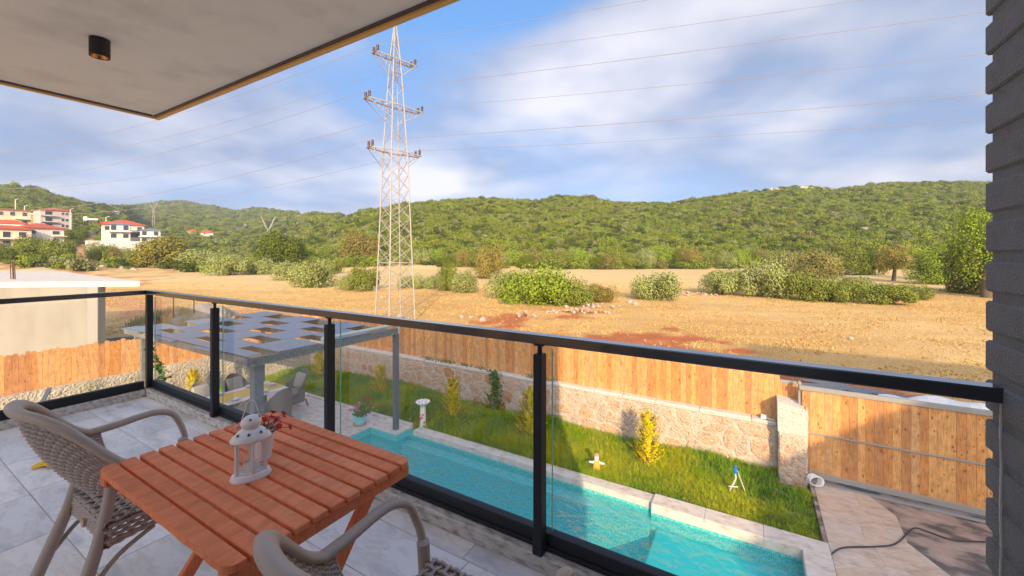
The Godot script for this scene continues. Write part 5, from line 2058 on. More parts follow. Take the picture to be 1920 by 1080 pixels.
func village() -> void:
	# villa on the white terrace
	var n := house("village_house", "large white villa with red hipped roof above a white terrace wall", 232, 150, 437, 12.5, 9.0, 4.7, M.wall_white, M.roof_red, 2.0, 0.05)
	for x in [-4.3, -1.0, 1.2, 4.3]:
		win(n, x, 3.3, 1.5, 1.6)
	win(n, 3.0, 0.9, 2.6, 1.7)
	slab(n, "balcony", 3.3, 2.15, 0.9, 5.5, 0.2, 1.8, M.wall_white)
	n = house("village_house", "small white wing with red roof left of the terrace villa", 204, 148, 443, 4.0, 6.0, 5.0, M.wall_white, M.roof_red, 0.7)
	win(n, 0.6, 3.7, 1.2, 1.4)
	win(n, 0.9, 1.4, 1.2, 1.6)
	n = house("village_house", "white porch block with blue grey roof in front of the villa", 225, 143, 449, 5.8, 5.0, 5.4, M.wall_white, M.roof_blue, 0.7)
	for x in [-1.6, 1.5]:
		win(n, x, 4.1, 1.5, 1.9)
		win(n, x, 1.3, 1.6, 1.7)
	slab(n, "balcony", 0, 2.75, 0.6, 6.2, 0.25, 1.4, M.wall_white)
	n = house("village_house", "white annex with blue grey roof right of the terrace villa", 282, 145, 448, 6.0, 5.0, 4.8, M.wall_white, M.roof_blue, 0.7)
	for x in [-1.6, 1.5]:
		win(n, x, 3.6, 1.4, 1.6)
		win(n, x, 1.2, 1.5, 1.5)
	slab(n, "balcony", 0, 2.4, 0.6, 6.4, 0.25, 1.4, M.wall_white)
	var s := spot(232, 138)
	var tw := thing("terrace_wall", "long white terrace wall below the red roofed villa", "wall", Vector3(s.x, 4.34 + (475.0 - 456.0) / 765.0 * 138.0, s.z), atan2(-s.x, -s.z) + 0.08)
	slab(tw, "wall_face", 0, -1.6, 0, 18.0, 4.6, 0.5, M.wall_white)
	# grey three storey block
	n = house("village_house", "grey three storey block with flat red roof on the slope", 106, 185, 428, 11.0, 9.0, 8.2, M.wall_grey, M.roof_red, 1.3, 0.25)
	for y in [1.2, 3.9, 6.7]:
		win(n, 2.0, y, 1.1, 1.3)
		win(n, 3.3, y, 1.1, 1.3)
		win(n, -2.4, y, 2.4, 1.9)
		if y < 6.0:
			slab(n, "balcony", -2.4, y + 1.55, 0.7, 5.2, 0.25, 1.6, M.wall_white)
	# cream block, brick hut
	n = house("village_house", "cream house with brown flat roof at the village edge", 16, 162, 424, 13.0, 8.0, 6.6, M.wall_cream, M.roof_red, 0.6, 0.2)
	for x in [-4.5, -2.0, 1.0, 4.2]:
		win(n, x, 5.0, 1.4, 1.6)
		win(n, x, 1.6, 1.4, 1.7)
	slab(n, "balcony", 4.0, 3.0, 0.8, 5.0, 0.25, 1.6, M.wall_white)
	n = house("village_house", "small orange brick hut with pale gable roof on the slope", 56, 190, 412, 4.8, 4.0, 2.6, M.wall_orange, M.wall_white, 0.8)
	win(n, 1.2, 1.4, 0.8, 0.9)
	# the two long red roofed houses in front
	n = house("village_house", "white two storey house with long red roof behind the trees", 82, 134, 458, 10.5, 8.0, 5.4, M.wall_white, M.roof_red, 1.6, 0.3)
	for x in [-2.6, 2.8]:
		win(n, x, 3.9, 1.8, 1.3)
		win(n, x, 1.5, 1.5, 1.3)
	slab(n, "balcony", 3.6, 2.75, 0.6, 3.2, 0.22, 1.3, M.wall_white)
	n = house("village_house", "cream balconied house with red roof behind the nearest trees", 18, 126, 464, 10.0, 7.0, 5.8, M.wall_cream, M.roof_red, 1.2, 0.2)
	for x in [-3.4, -0.6, 2.6]:
		win(n, x, 4.0, 1.7, 1.9)
		win(n, x, 1.3, 1.7, 1.8)
	slab(n, "balcony", 0, 2.7, 0.7, 10.0, 0.3, 1.6, M.wall_white)
	n = house("village_house", "white house with overlapping red roof between its neighbours", 14, 146, 440, 9.0, 6.0, 4.2, M.wall_white, M.roof_red, 1.3, -0.2)
	win(n, -2.0, 2.6, 1.5, 1.4)
	win(n, 2.0, 2.6, 1.5, 1.4)
	# far houses
	n = house("village_house", "tiny white house alone on the distant ridge", 214, 335, 389, 7.0, 6.0, 2.6, M.wall_white, M.wall_grey, 1.4)
	win(n, -1.5, 1.3, 1.2, 1.2)
	n = house("village_house", "far white house with wide red roof in the valley", 388, 330, 418, 9.0, 7.0, 2.4, M.wall_white, M.roof_red, 2.2)
	win(n, -1.5, 1.3, 1.4, 1.2)
	n = house("village_house", "far low house with red roof beside the valley trees", 360, 332, 417, 7.0, 6.0, 2.0, M.wall_white, M.roof_red, 1.8)
	win(n, 1.0, 1.1, 1.4, 1.1)
	# lamp posts
	for q in [[29.0, 170.0, 410.0, 36.0, "tall pale street lamp rising behind the cream brown roofed house"], [46.0, 178.0, 412.0, 26.0, "pale street lamp beside the orange brick hut"], [132.0, 178.0, 420.0, 28.0, "pale street lamp at the corner of the grey block"], [199.0, 170.0, 425.0, 18.0, "short pale street lamp above the terrace villa's small wing"]]:
		var b := spot(q[0], q[1])
		b.y = 4.34 + (475.0 - q[2]) / 765.0 * q[1]
		var lp := thing("street_lamp", q[4], "street lamp", b, YAW, "street lamps in the village")
		var h: float = q[3] / 765.0 * q[1]
		var mb := MB.new()
		mb.tube(PackedVector3Array([Vector3(0, -3, 0), Vector3(0, h, 0)]), 0.22, 0.15, 6)
		put("pole", mb.mesh(), M.wall_white, lp)
		mb = MB.new()
		mb.bar(Vector3(0, h - 0.1, 0), Vector3(1.0, h + 0.25, 0), 0.12, 0.12)
		mb.box(Vector3(1.1, h + 0.25, 0), Vector3(0.5, 0.25, 0.35), 0.05)
		put("lamp_head", mb.mesh(), M.wall_white, lp)
	# parked lorry above the track
	var lo := spot(172, 172)
	lo.y = 4.34 + (475.0 - 417.0) / 765.0 * 172.0
	var lr := thing("lorry", "white lorry parked at the top of the dirt track", "lorry", lo, YAW + 0.5)
	slab(lr, "load_bed", 0.6, 1.3, 0, 3.2, 0.7, 1.8, M.wall_white)
	slab(lr, "cab", -1.7, 1.5, 0, 1.2, 1.7, 1.8, M.wall_white)
	slab(lr, "windscreen", -2.32, 1.85, 0, 0.04, 0.7, 1.5, M.pane)
	for x in [-1.6, 0.8, 1.7]:
		var mb := MB.new()
		mb.tube(PackedVector3Array([Vector3(x, 0.4, -0.95), Vector3(x, 0.4, 0.95)]), 0.42, 0.42, 12)
		put("wheel", mb.mesh(), M.hose, lr)
	slab(lr, "chassis", 0, 0.7, 0, 4.4, 0.5, 1.2, M.hose)


func tree(called: String, label: String, cat: String, group: String, px: float, yb: float, wpx: float, hpx: float, me: Mesh, m: Material, trunk := 0.0, d_over := 0.0) -> void:
	var d := 765.0 * 4.34 / maxf(yb - 475.0, 12.0) if d_over == 0.0 else d_over
	var s := spot(px, d)
	if d_over != 0.0:
		s.y = minf(s.y, 4.34 + (475.0 - yb) / 765.0 * d)
	var w := wpx / 765.0 * d * 0.5
	var h := hpx / 765.0 * d
	var t := thing(called, label, cat, s - Vector3.UP * 0.1, rng.randf() * TAU, group)
	var ch := h - trunk * h
	var ab := me.get_aabb()
	var wide := w * 2.1 / maxf(ab.size.x, ab.size.z)
	put("crown", me, m, t, Vector3(0, trunk * h, 0), Basis().scaled(Vector3(wide, ch * 1.03 / ab.end.y, wide)))
	var mb := MB.new()
	var r := 0.045 * h + 0.02
	var top := trunk * h + ch * 0.45
	mb.tube(PackedVector3Array([Vector3(0, -0.3, 0), Vector3(r * 0.5, top * 0.45, 0), Vector3(0, top, r * 0.4)]), r, r * 0.5, 7)
	for k in 5:
		var a := TAU * k / 5.0 + rng.randf()
		var st := Vector3(r * 0.3, top * rng.randf_range(0.45, 0.85), 0)
		mb.tube(PackedVector3Array([st, st + Vector3(cos(a) * w * 0.3, ch * 0.15, sin(a) * w * 0.3), st + Vector3(cos(a) * w * 0.55, ch * 0.34, sin(a) * w * 0.55)]), r * 0.45, r * 0.12, 5)
	put("trunk", mb.mesh(), M.bark, t)


func crown_mat(called: String, c: Color) -> Material:
	var m := mat(called, c * 1.25, 0.85, 0.0, 0.2)
	m.vertex_color_use_as_albedo = true
	m.backlight_enabled = true
	m.backlight = Color(0.35, 0.35, 0.2)
	return m


func hedges_and_trees() -> void:
	var olive := crown_mat("crown_olive", Color(0.25, 0.28, 0.10))
	var green := crown_mat("crown_green", Color(0.17, 0.20, 0.04))
	var dark := crown_mat("crown_dark", Color(0.11, 0.14, 0.014))
	var brown := crown_mat("crown_brown", Color(0.22, 0.185, 0.05))
	var bright := crown_mat("crown_bright", Color(0.20, 0.27, 0.035))
	var b := []
	for i in 5:
		b.append(bush_mesh(300 + i, 6500, 13, 0.062, 0.04, 0.75, 0.66))
	var ball := bush_mesh(330, 13000, 26, 0.052, 0.042, 0.95, 0.6, 0.15)
	var loose := bush_mesh(331, 6500, 22, 0.06, 0.04, 0.9, 0.68, 0.12, 0.3)
	var tall := bush_mesh(332, 12000, 30, 0.05, 0.04, 1.0, 0.5, 1.1)
	var tall2 := bush_mesh(333, 9000, 26, 0.05, 0.04, 1.0, 0.55, 1.1, 0.3)
	# hedgerow between the two fields
	var H := [[345, 500, 40, 20, 0], [375, 507, 60, 32, 0], [430, 516, 62, 34, 0], [480, 514, 50, 30, 0], [545, 523, 55, 30, 0], [590, 536, 78, 46, 0], [650, 541, 34, 26, 0], [684, 543, 46, 40, 1], [800, 541, 40, 26, 0], [838, 545, 30, 50, 1], [872, 548, 50, 38, 0], [915, 522, 46, 58, 3], [955, 560, 70, 46, 0], [1010, 571, 112, 70, 4], [1075, 572, 74, 44, 1], [1125, 566, 52, 30, 3], [1232, 560, 72, 48, 0], [1355, 551, 66, 42, 0], [1440, 555, 80, 68, 0], [1515, 561, 64, 50, 1], [1558, 563, 72, 42, 1], [1602, 558, 60, 38, 0], [1662, 569, 74, 34, 1], [1712, 562, 44, 30, 1], [760, 540, 30, 22, 0], [620, 512, 40, 24, 1]]
	var words := ["small grey green bush ending the hedgerow at the village", "grey green bush beside the end bush near the village", "wide grey green bush left of the round dark tree", "grey green bush just left of the round dark tree's foot", "grey green bush just right of the round dark tree's foot", "tall pale green bush between round dark tree and pylon", "small grey green bush touching the dark bush left of the pylon", "dark green bush standing left of the pylon's legs", "small grey green bush right of the pylon's legs", "narrow upright dark green bush right of the pylon", "rounded grey green bush left of the brownish hedgerow bush", "tall brownish half dry bush rising from the hedgerow", "grey green bush overlapped by the largest hedgerow bush", "largest leafy bright green bush behind the long stone heap", "dark green bush at the right flank of the largest bush", "low brownish bush ending the clump by the long stone heap", "single pale green bush alone between two gaps of the hedgerow", "grey green bush opening the long right hand hedgerow", "tallest pale green bush of the right hand hedgerow", "dark green bush right of the tallest pale hedgerow bush", "broad dark green bush in the middle of the right hedgerow", "grey green bush before the tree with bare trunk", "low dark green bush in front of the tree with bare trunk", "small dark green bush ending the right hand hedgerow", "tiny grey green bush seen through the pylon's legs", "small dark bush in the second field behind the hedgerow"]
	for i in H.size():
		var q: Array = H[i]
		var m: Material = [olive, green, dark, brown, bright][q[4]]
		tree("hedge_bush", words[i], "bush", "bushes of the hedgerow", q[0], q[1], q[2] * 1.32, q[3] * 1.2, b[i % 5], m)
	# low bushes on the left by the stones
	for q in [[137, 509, 36, 18], [168, 508, 28, 15], [210, 507, 30, 14], [245, 507, 22, 9]]:
		tree("low_bush", "low green bush in the row beside the left field stones", "bush", "low bushes in the left field", q[0], q[1], q[2], q[3], b[rng.randi() % 5], green, 0.0, 92.0)
	# single trees
	tree("round_tree", "dense round dark green tree at the field edge", "tree", "", 520, 504, 88, 72, ball, dark, 0.04, 112.0)
	tree("oak_tree", "brownish green spreading oak behind the pylon", "tree", "", 672, 497, 80, 66, ball, brown, 0.03, 122.0)
	tree("oak_tree", "dark green oak against the brownish oak behind the pylon", "tree", "", 705, 497, 44, 52, b[1], dark, 0.03, 126.0)
	tree("oak_tree", "wide olive green tree below the terrace villa", "tree", "", 312, 503, 92, 64, ball, crown_mat("crown_mid", Color(0.235, 0.215, 0.045)), 0.04, 105.0)
	tree("oak_tree", "dark green tree in front of the cream balconied house", "tree", "", 62, 488, 62, 48, ball, green, 0.04, 108.0)
	tree("oak_tree", "bushy green tree beside the dirt track", "tree", "", 112, 491, 56, 46, b[2], green, 0.04, 106.0)
	tree("oak_tree", "small dark tree at the edge of the village", "tree", "", 22, 492, 50, 36, b[3], dark, 0.04, 104.0)
	tree("oak_tree", "green tree under the left end of the terrace wall", "tree", "", 188, 482, 50, 38, b[0], green, 0.04, 116.0)
	tree("oak_tree", "brownish tree under the middle of the terrace wall", "tree", "", 222, 480, 46, 32, b[4], brown, 0.04, 118.0)
	tree("oak_tree", "green tree under the right end of the terrace wall", "tree", "", 255, 482, 44, 34, b[1], green, 0.04, 116.0)
	tree("oak_tree", "dark tree on the slope right of the grey block", "tree", "", 142, 440, 40, 30, b[2], dark, 0.04, 158.0)
	tree("umbrella_tree", "thin lone tree on the skyline beside the ridge house", "tree", "", 194, 394, 14, 14, loose, dark, 0.4, 325.0)
	# right hand trees
	tree("field_tree", "small tree with bare grey trunk standing in dry grass", "tree", "", 1675, 527, 78, 76, loose, crown_mat("crown_dry", Color(0.25, 0.215, 0.06)), 0.3, 66.0)
	tree("oak_tree", "olive green tree left of the tree with bare trunk", "tree", "", 1530, 522, 78, 58, ball, crown_mat("crown_soft", Color(0.235, 0.225, 0.075)), 0.03, 72.0)
	tree("oak_tree", "tall light green tree behind the olive green one", "tree", "", 1574, 518, 84, 82, tall, green, 0.03, 84.0)
	tree("oak_tree", "dark green tree right behind the tree with bare trunk", "tree", "", 1628, 520, 62, 70, b[3], dark, 0.03, 82.0)
	tree("oak_tree", "tall bright green tree before the right hill", "tree", "", 1748, 548, 92, 100, tall, bright, 0.02, 58.0)
	tree("oak_tree", "leafy dark green tree between bright tree and dark pier", "tree", "", 1800, 535, 90, 100, tall2, green, 0.03, 64.0)
	tree("oak_tree", "broad low green tree close to the dark pier", "tree", "", 1838, 578, 130, 140, ball, crown_mat("crown_low", Color(0.175, 0.185, 0.04)), 0.02, 44.0)
	tree("oak_tree", "tall light green tree rising beside the dark pier", "tree", "", 1852, 560, 120, 195, tall2, bright, 0.1, 40.0)
	tree("oak_tree", "olive tree against the foot of the right hill", "tree", "", 1475, 508, 70, 46, b[1], crown_mat("crown_grey", Color(0.22, 0.22, 0.085)), 0.03, 92.0)
	# taller trees along the foot of the hill, each its own
	var T := 0
	var px := 765.0
	while px < 1470.0:
		var m: Material = [green, olive, bright, dark, brown, green][T % 6]
		tree("foot_tree", "%s tree in the row along the foot of the hill" % ["green", "grey green", "bright green", "dark green", "brownish", "green"][T % 6], "tree", "trees along the foot of the hill", px, 503 + rng.randf_range(-2, 2), rng.randf_range(34, 52), rng.randf_range(28, 44), b[T % 5], m, 0.03, 113.0 + rng.randf() * 6.0)
		px += rng.randf_range(18, 30)
		T += 1


func field_things() -> void:
	var rg := RandomNumberGenerator.new()
	rg.seed = 8
	var sm := []
	for i in 6:
		var mb := MB.new()
		mb.blob(Vector3.ZERO, Vector3(1.0, 0.75, 0.85), 5, 0.22, rg, noise)
		sm.append(mb.mesh())
	# heaps of field stones
	for q in [[-10.9, -27.7, 2.0, 60, "long heap of pale and reddish field stones on red earth"], [-13.4, -24.3, 0.8, 14, "small heap of reddish stones on a patch of red earth"], [-10.6, -31.2, 1.6, 22, "heap of pinkish stones at the foot of the big bush"], [-39.7, -33.2, 1.4, 16, "heap of pale stones between the hedgerow bushes"], [-5.5, -46.0, 2.6, 20, "row of pale stones under the right hedgerow"]]:
		var t := thing("stone_heap", q[4], "stone heap", Vector3(q[0], height(q[0], q[1]), q[1]), YAW)
		for k in q[3]:
			var r := rg.randf_range(0.06, 0.16)
			var a: float = rg.randfn() * 0.5
			put("stone", sm[rg.randi() % 6], M.rock if rg.randf() < 0.6 else M.rock_red, t, Vector3(a * q[2], 0.05 + rg.randf() * 0.28 * exp(-a * a * 2.0), rg.randfn() * 0.35), Basis(Vector3(rg.randfn(), rg.randfn(), rg.randfn()).normalized(), rg.randf() * 3.0).scaled(Vector3.ONE * r))
	for q in [[-16.8, -21.7, 0.22], [-16.3, -22.0, 0.14], [-14.85, -21.35, 0.26], [-20.3, -19.5, 0.3], [-8.6, -34.7, 0.28], [-11.7, -31.65, 0.3], [-7.4, -41.0, 0.35], [-9.4, -36.2, 0.25], [-12.7, -29.8, 0.2], [-4.5, -46.8, 0.3], [4.2, -26.5, 0.12]]:
		var o := put("boulder", sm[rg.randi() % 6], M.rock, null, Vector3(q[0], height(q[0], q[1]) + q[2] * 0.25, q[1]), Basis(Vector3.UP, rg.randf() * 6.0).scaled(Vector3.ONE * q[2]))
		tag(o, "single pale boulder lying in the dry field", "boulder", "boulders in the dry field")
	for k in 24:
		var px := 330.0 + rg.randf_range(-195, -75)
		var p := spot(px, 91.0 + rg.randf())
		var r := rg.randf_range(0.3, 0.6)
		var o := put("boulder", sm[rg.randi() % 6], M.rock, null, p + Vector3.UP * 0.05, Basis(Vector3.UP, rg.randf() * 6.0).scaled(Vector3.ONE * r))
		tag(o, "pale stone in the low row across the left field", "boulder", "stones in the left field row")
	# outcrops on the hills
	for q in [[1480, 292, 7.0], [1525, 296, 5.0], [1545, 294, 4.5], [1820, 190, 4.0], [1845, 180, 4.5], [1858, 200, 3.6], [1800, 178, 3.0], [900, 262, 3.4], [1040, 268, 3.0], [350, 470, 6.0], [372, 465, 5.0], [312, 462, 5.0], [470, 468, 6.0], [505, 462, 5.0], [8, 325, 4.0], [590, 400, 3.0], [1330, 292, 2.0], [1650, 270, 2.0]]:
		var p := spot(q[0], q[1])
		var mb := MB.new()
		for k in 9:
			mb.blob(Vector3(rg.randfn() * 0.7, rg.randf_range(-0.1, 0.22), rg.randfn() * 0.5) * q[2], Vector3(0.36, 0.26, 0.32) * q[2] * rg.randf_range(0.3, 1.0), 6, 0.5, rg, noise)
		var o := put("rock_outcrop", mb.mesh(), M.rock, null, p - Vector3.UP * q[2] * 0.10)
		tag(o, "pale limestone outcrop showing through the hillside scrub", "rock", "rock outcrops on the hills")
	# behind the gate: puddle and a white curved stand-in for a car roof
	var mb := MB.new()
	for i in 26:
		var a0 := TAU * i / 26.0
		var a1 := TAU * (i + 1) / 26.0
		var r0 := 1.0 + 0.35 * sin(a0 * 3.0 + 1.0) + 0.2 * sin(a0 * 7.0)
		var r1 := 1.0 + 0.35 * sin(a1 * 3.0 + 1.0) + 0.2 * sin(a1 * 7.0)
		mb.tri(Vector3.ZERO, Vector3(cos(a0) * r0 * 1.2, 0, sin(a0) * r0 * 0.5), Vector3(cos(a1) * r1 * 1.2, 0, sin(a1) * r1 * 0.5), Vector3.UP)
	var pm := mat("puddle_water", Color(0.10, 0.075, 0.06), 0.05)
	var pd := put("puddle", mb.mesh(), pm, null, Vector3(2.4, 0.06, -16.6))
	pd.set_meta("kind", "structure")
	pd.set_meta("label", "shallow puddle on the red earth behind the gate")
	mb = MB.new()
	for i in 16:
		for j in 6:
			var P := []
			for k in [[0, 0], [1, 0], [1, 1], [0, 1]]:
				var u: float = (i + k[0]) / 16.0
				var w: float = (j + k[1]) / 6.0
				P.append(Vector3(lerpf(-1.5, 1.6, u), 0.12 + 0.3 * sin(u * PI) * sin(w * PI) + 0.05 * sin(u * 17.0 + w * 5.0), lerpf(-0.5, 0.5, w)))
			mb.quad(P[0], P[1], P[2], P[3], Vector3.UP)
	var ws := put("car_roof_stand_in", mb.mesh(), M.table_white, null, Vector3(4.6, 0.02, -15.4), Basis(Vector3.UP, -0.1))
	tag(ws, "white curved sheet standing in for a car roof behind the gate", "car roof stand-in")


func balcony_table() -> void:
	var t := thing("folding_table", "reddish slatted wooden folding table on the balcony", "table", Vector3(-1.46, 2.9, -0.757))
	var n := 11
	var dz := 0.592 / n
	var mb := MB.new()
	mb.box(Vector3.ZERO, Vector3(0.86, 0.019, dz - 0.0105), 0.003)
	var mid := mb.mesh()
	for i in n:
		var z := -0.296 + dz * (i + 0.5)
		if i == 0 or i == n - 1:
			# outer slats have rounded outer corners
			var s := -1.0 if i == 0 else 1.0
			var w := dz - 0.0105
			var poly := PackedVector2Array([Vector2(-0.43, -s * w * 0.5), Vector2(0.43, -s * w * 0.5)])
			for k in 6:
				var a := PI * 0.5 * k / 5.0
				poly.append(Vector2(0.43 - 0.03 + cos(a) * 0.03, s * (w * 0.5 - 0.03 + sin(a) * 0.03)))
			for k in 6:
				var a := PI * 0.5 * (1.0 + k / 5.0)
				poly.append(Vector2(-0.43 + 0.03 + cos(a) * 0.03, s * (w * 0.5 - 0.03 + sin(a) * 0.03)))
			var om := MB.new()
			om.prism(poly, -0.0095, 0.0095, Transform3D(Basis(Vector3(1, 0, 0), Vector3(0, 0, 1), Vector3(0, 1, 0)), Vector3.ZERO))
			put("slat", om.mesh(), M["teak%d" % (i % 3)], t, Vector3(0, 0.7105, z))
		else:
			put("slat", mid, M["teak%d" % (rng.randi() % 3)], t, Vector3(0, 0.7105, z))
	# bearers under the slats and small spacer blocks along the near side
	for x in [-0.40, 0.40]:
		mb = MB.new()
		mb.box(Vector3(x, 0.682, 0), Vector3(0.045, 0.036, 0.575), 0.004)
		put("bearer", mb.mesh(), M.teak1, t)
	for s in [-1.0, 1.0]:
		for k in 5:
			mb = MB.new()
			mb.box(Vector3(-0.32 + k * 0.16, 0.689, s * 0.262), Vector3(0.05, 0.022, 0.035), 0.003)
			put("spacer_block", mb.mesh(), M.teak1, t)
	# crossed folding legs at both ends
	for x in [-0.33, 0.33]:
		for s in [-1.0, 1.0]:
			mb = MB.new()
			mb.bar(Vector3(x + s * 0.013, 0.672, s * 0.25), Vector3(x + s * 0.013, 0.0, -s * 0.27), 0.022, 0.048, 0.003)
			put("leg", mb.mesh(), M.teak1, t)
	for s in [-1.0, 1.0]:
		mb = MB.new()
		mb.box(Vector3(0, 0.09, s * 0.203), Vector3(0.70, 0.035, 0.02), 0.003)
		put("stretcher", mb.mesh(), M.teak1, t)


func rim_point(a: float) -> Vector3:
	# the chair's top rail: a = 0 at the middle of the back, +-90 degrees where the arms begin
	var c := cos(a)
	var y := 0.64 + 0.22 * smoothstep(0.0, 1.0, maxf(c, 0.0)) + 0.015 * maxf(c, 0.0)
	return Vector3(0.285 * sin(a), y, 0.10 + 0.275 * c)


func foot_point(a: float) -> Vector3:
	return Vector3(0.205 * sin(a), 0.545 - 0.02 * cos(a), 0.085 + 0.125 * cos(a))


func shell_point(a: float, k: float) -> Vector3:
	var p := foot_point(a).lerp(rim_point(a), k)
	var o := Vector3(sin(a), 0, cos(a))
	return p + o * 0.022 * sin(k * PI)


func chairs() -> void:
	var c := thing("woven_armchair", "taupe woven plastic armchair by the railing corner side of the table", "chair", Vector3(-2.26, 2.9, -0.72), 0.0, "taupe woven plastic armchairs on the balcony")
	var mb := MB.new()
	# upright strands, then rows that wind in and out of them
	var A0 := -1.62
	var A1 := 1.62
	var nv := 48
	for i in nv + 1:
		var a := lerpf(A0, A1, float(i) / nv)
		var pts := PackedVector3Array()
		for k in 6:
			pts.append(shell_point(a, k / 5.0))
		mb.tube(pts, 0.003, 0.0036, 5, false)
	for j in range(0, 16):
		var k := (j + 0.5) / 16.0
		var pts := PackedVector3Array()
		for i in nv * 2 + 1:
			var a := lerpf(A0, A1, float(i) / (nv * 2))
			var o := Vector3(sin(a), 0, cos(a)) * (0.0042 * cos(PI * i / 2.0 + PI * j))
			pts.append(shell_point(a, k) + o)
		mb.tube(pts, 0.0058, 0.0058, 5, false)
	put("woven_back", mb.mesh(), M.taupe, c)
	# broad ribbed top rail running on into the arms
	mb = MB.new()
	var rail := PackedVector3Array()
	var rr := PackedFloat32Array()
	for i in 97:
		var a := lerpf(-1.62, 1.62, i / 96.0)
		rail.append(rim_point(a))
		rr.append(lerpf(0.018, 0.026, pow(maxf(cos(a), 0.0), 1.5)) * (1.0 + 0.035 * (i % 2)))
	mb.tube(rail, 0.02, 0.02, 10, true, 0.72, rr)
	put("top_rail", mb.mesh(), M.taupe, c)
	for s in [-1.0, 1.0]:
		mb = MB.new()
		var e := rim_point(1.55)
		var arm := PackedVector3Array([Vector3(s * e.x, e.y, e.z + 0.02), Vector3(s * 0.288, 0.643, 0.03), Vector3(s * 0.291, 0.652, -0.07), Vector3(s * 0.288, 0.648, -0.135), Vector3(s * 0.280, 0.620, -0.185), Vector3(s * 0.270, 0.565, -0.21), Vector3(s * 0.258, 0.50, -0.225), Vector3(s * 0.245, 0.44, -0.215)])
		mb.tube(smooth_path(arm, 5), 0.02, 0.016, 9, true, 0.8)
		put("arm", mb.mesh(), M.taupe, c)
		mb = MB.new()
		mb.tube(smooth_path(PackedVector3Array([Vector3(s * 0.238, 0.50, -0.21), Vector3(s * 0.243, 0.25, -0.235), Vector3(s * 0.255, 0.0, -0.275)]), 4), 0.021, 0.018, 9)
		put("leg", mb.mesh(), M.taupe, c)
		mb = MB.new()
		mb.tube(smooth_path(PackedVector3Array([Vector3(s * 0.172, 0.575, 0.165), Vector3(s * 0.185, 0.42, 0.195), Vector3(s * 0.205, 0.26, 0.245), Vector3(s * 0.235, 0.0, 0.335)]), 4), 0.019, 0.0235, 10)
		put("leg", mb.mesh(), M.taupe, c)
		mb = MB.new()
		mb.tube(smooth_path(PackedVector3Array([Vector3(s * 0.215, 0.22, 0.24), Vector3(s * 0.212, 0.31, 0.16), Vector3(s * 0.208, 0.36, 0.05)]), 4), 0.009, 0.008, 6)
		mb.tube(smooth_path(PackedVector3Array([Vector3(s * 0.245, 0.22, -0.235), Vector3(s * 0.22, 0.31, -0.16), Vector3(s * 0.208, 0.36, -0.05)]), 4), 0.009, 0.008, 6)
		put("brace", mb.mesh(), M.taupe, c)
	# woven seat: strands over a frame, apron round it
	mb = MB.new()
	mb.box(Vector3(0, 0.425, -0.02), Vector3(0.41, 0.02, 0.42), 0.006)
	put("seat_board", mb.mesh(), M.taupe, c)
	mb = MB.new()
	for i in 15:
		var u := lerpf(-0.2, 0.2, i / 14.0)
		var p1 := PackedVector3Array()
		var p2 := PackedVector3Array()
		for k in 31:
			var w := lerpf(-0.215, 0.215, k / 30.0)
			var sg := sin(PI * (k * 0.5 + i))
			p1.append(Vector3(u, 0.441 + 0.005 * sg, w - 0.02))
			p2.append(Vector3(w, 0.441 - 0.005 * sg, u * 1.05 - 0.02))
		mb.tube(p1, 0.0068, 0.0068, 5, false, 0.7)
		mb.tube(p2, 0.0068, 0.0068, 5, false, 0.7)
	put("woven_seat", mb.mesh(), M.taupe, c)
	mb = MB.new()
	for side in 4:
		var bs := Basis(Vector3.UP, side * PI / 2)
		for k in 5:
			var pts := PackedVector3Array()
			for i in 25:
				var u := lerpf(-0.21, 0.21, i / 24.0)
				var dip := 0.03 * (1.0 - pow(u / 0.21, 2.0)) if k == 4 else 0.0
				pts.append(bs * Vector3(u, 0.427 - k * 0.017 + dip * 0.5, 0.212 + 0.004 * cos(PI * i / 1.0 + PI * k)) + Vector3(0, 0, -0.02))
			mb.tube(pts, 0.0075, 0.0075, 5, false)
		for i in 9:
			var u := lerpf(-0.2, 0.2, i / 8.0)
			mb.tube(PackedVector3Array([bs * Vector3(u, 0.436, 0.212) + Vector3(0, 0, -0.02), bs * Vector3(u, 0.365, 0.212) + Vector3(0, 0, -0.02)]), 0.005, 0.005, 5, false)
	put("woven_apron", mb.mesh(), M.taupe, c)
	mb = MB.new()
	mb.tube(PackedVector3Array([Vector3(0, 0.385, 0.195), Vector3(0, 0.385, 0.2075)]), 0.018, 0.018, 14)
	put("badge", mb.mesh(), M.tan_badge, c)
	copy(c, Vector3(-0.69, 2.9, -0.785), 0.0, "taupe woven plastic armchair standing nearest to the dark clad pier")


func star_poly(r: float) -> PackedVector2Array:
	var p := PackedVector2Array()
	for i in 10:
		var a := TAU * i / 10.0 + PI / 2
		p.append(Vector2(cos(a), sin(a)) * (r if i % 2 == 0 else r * 0.42))
	return p


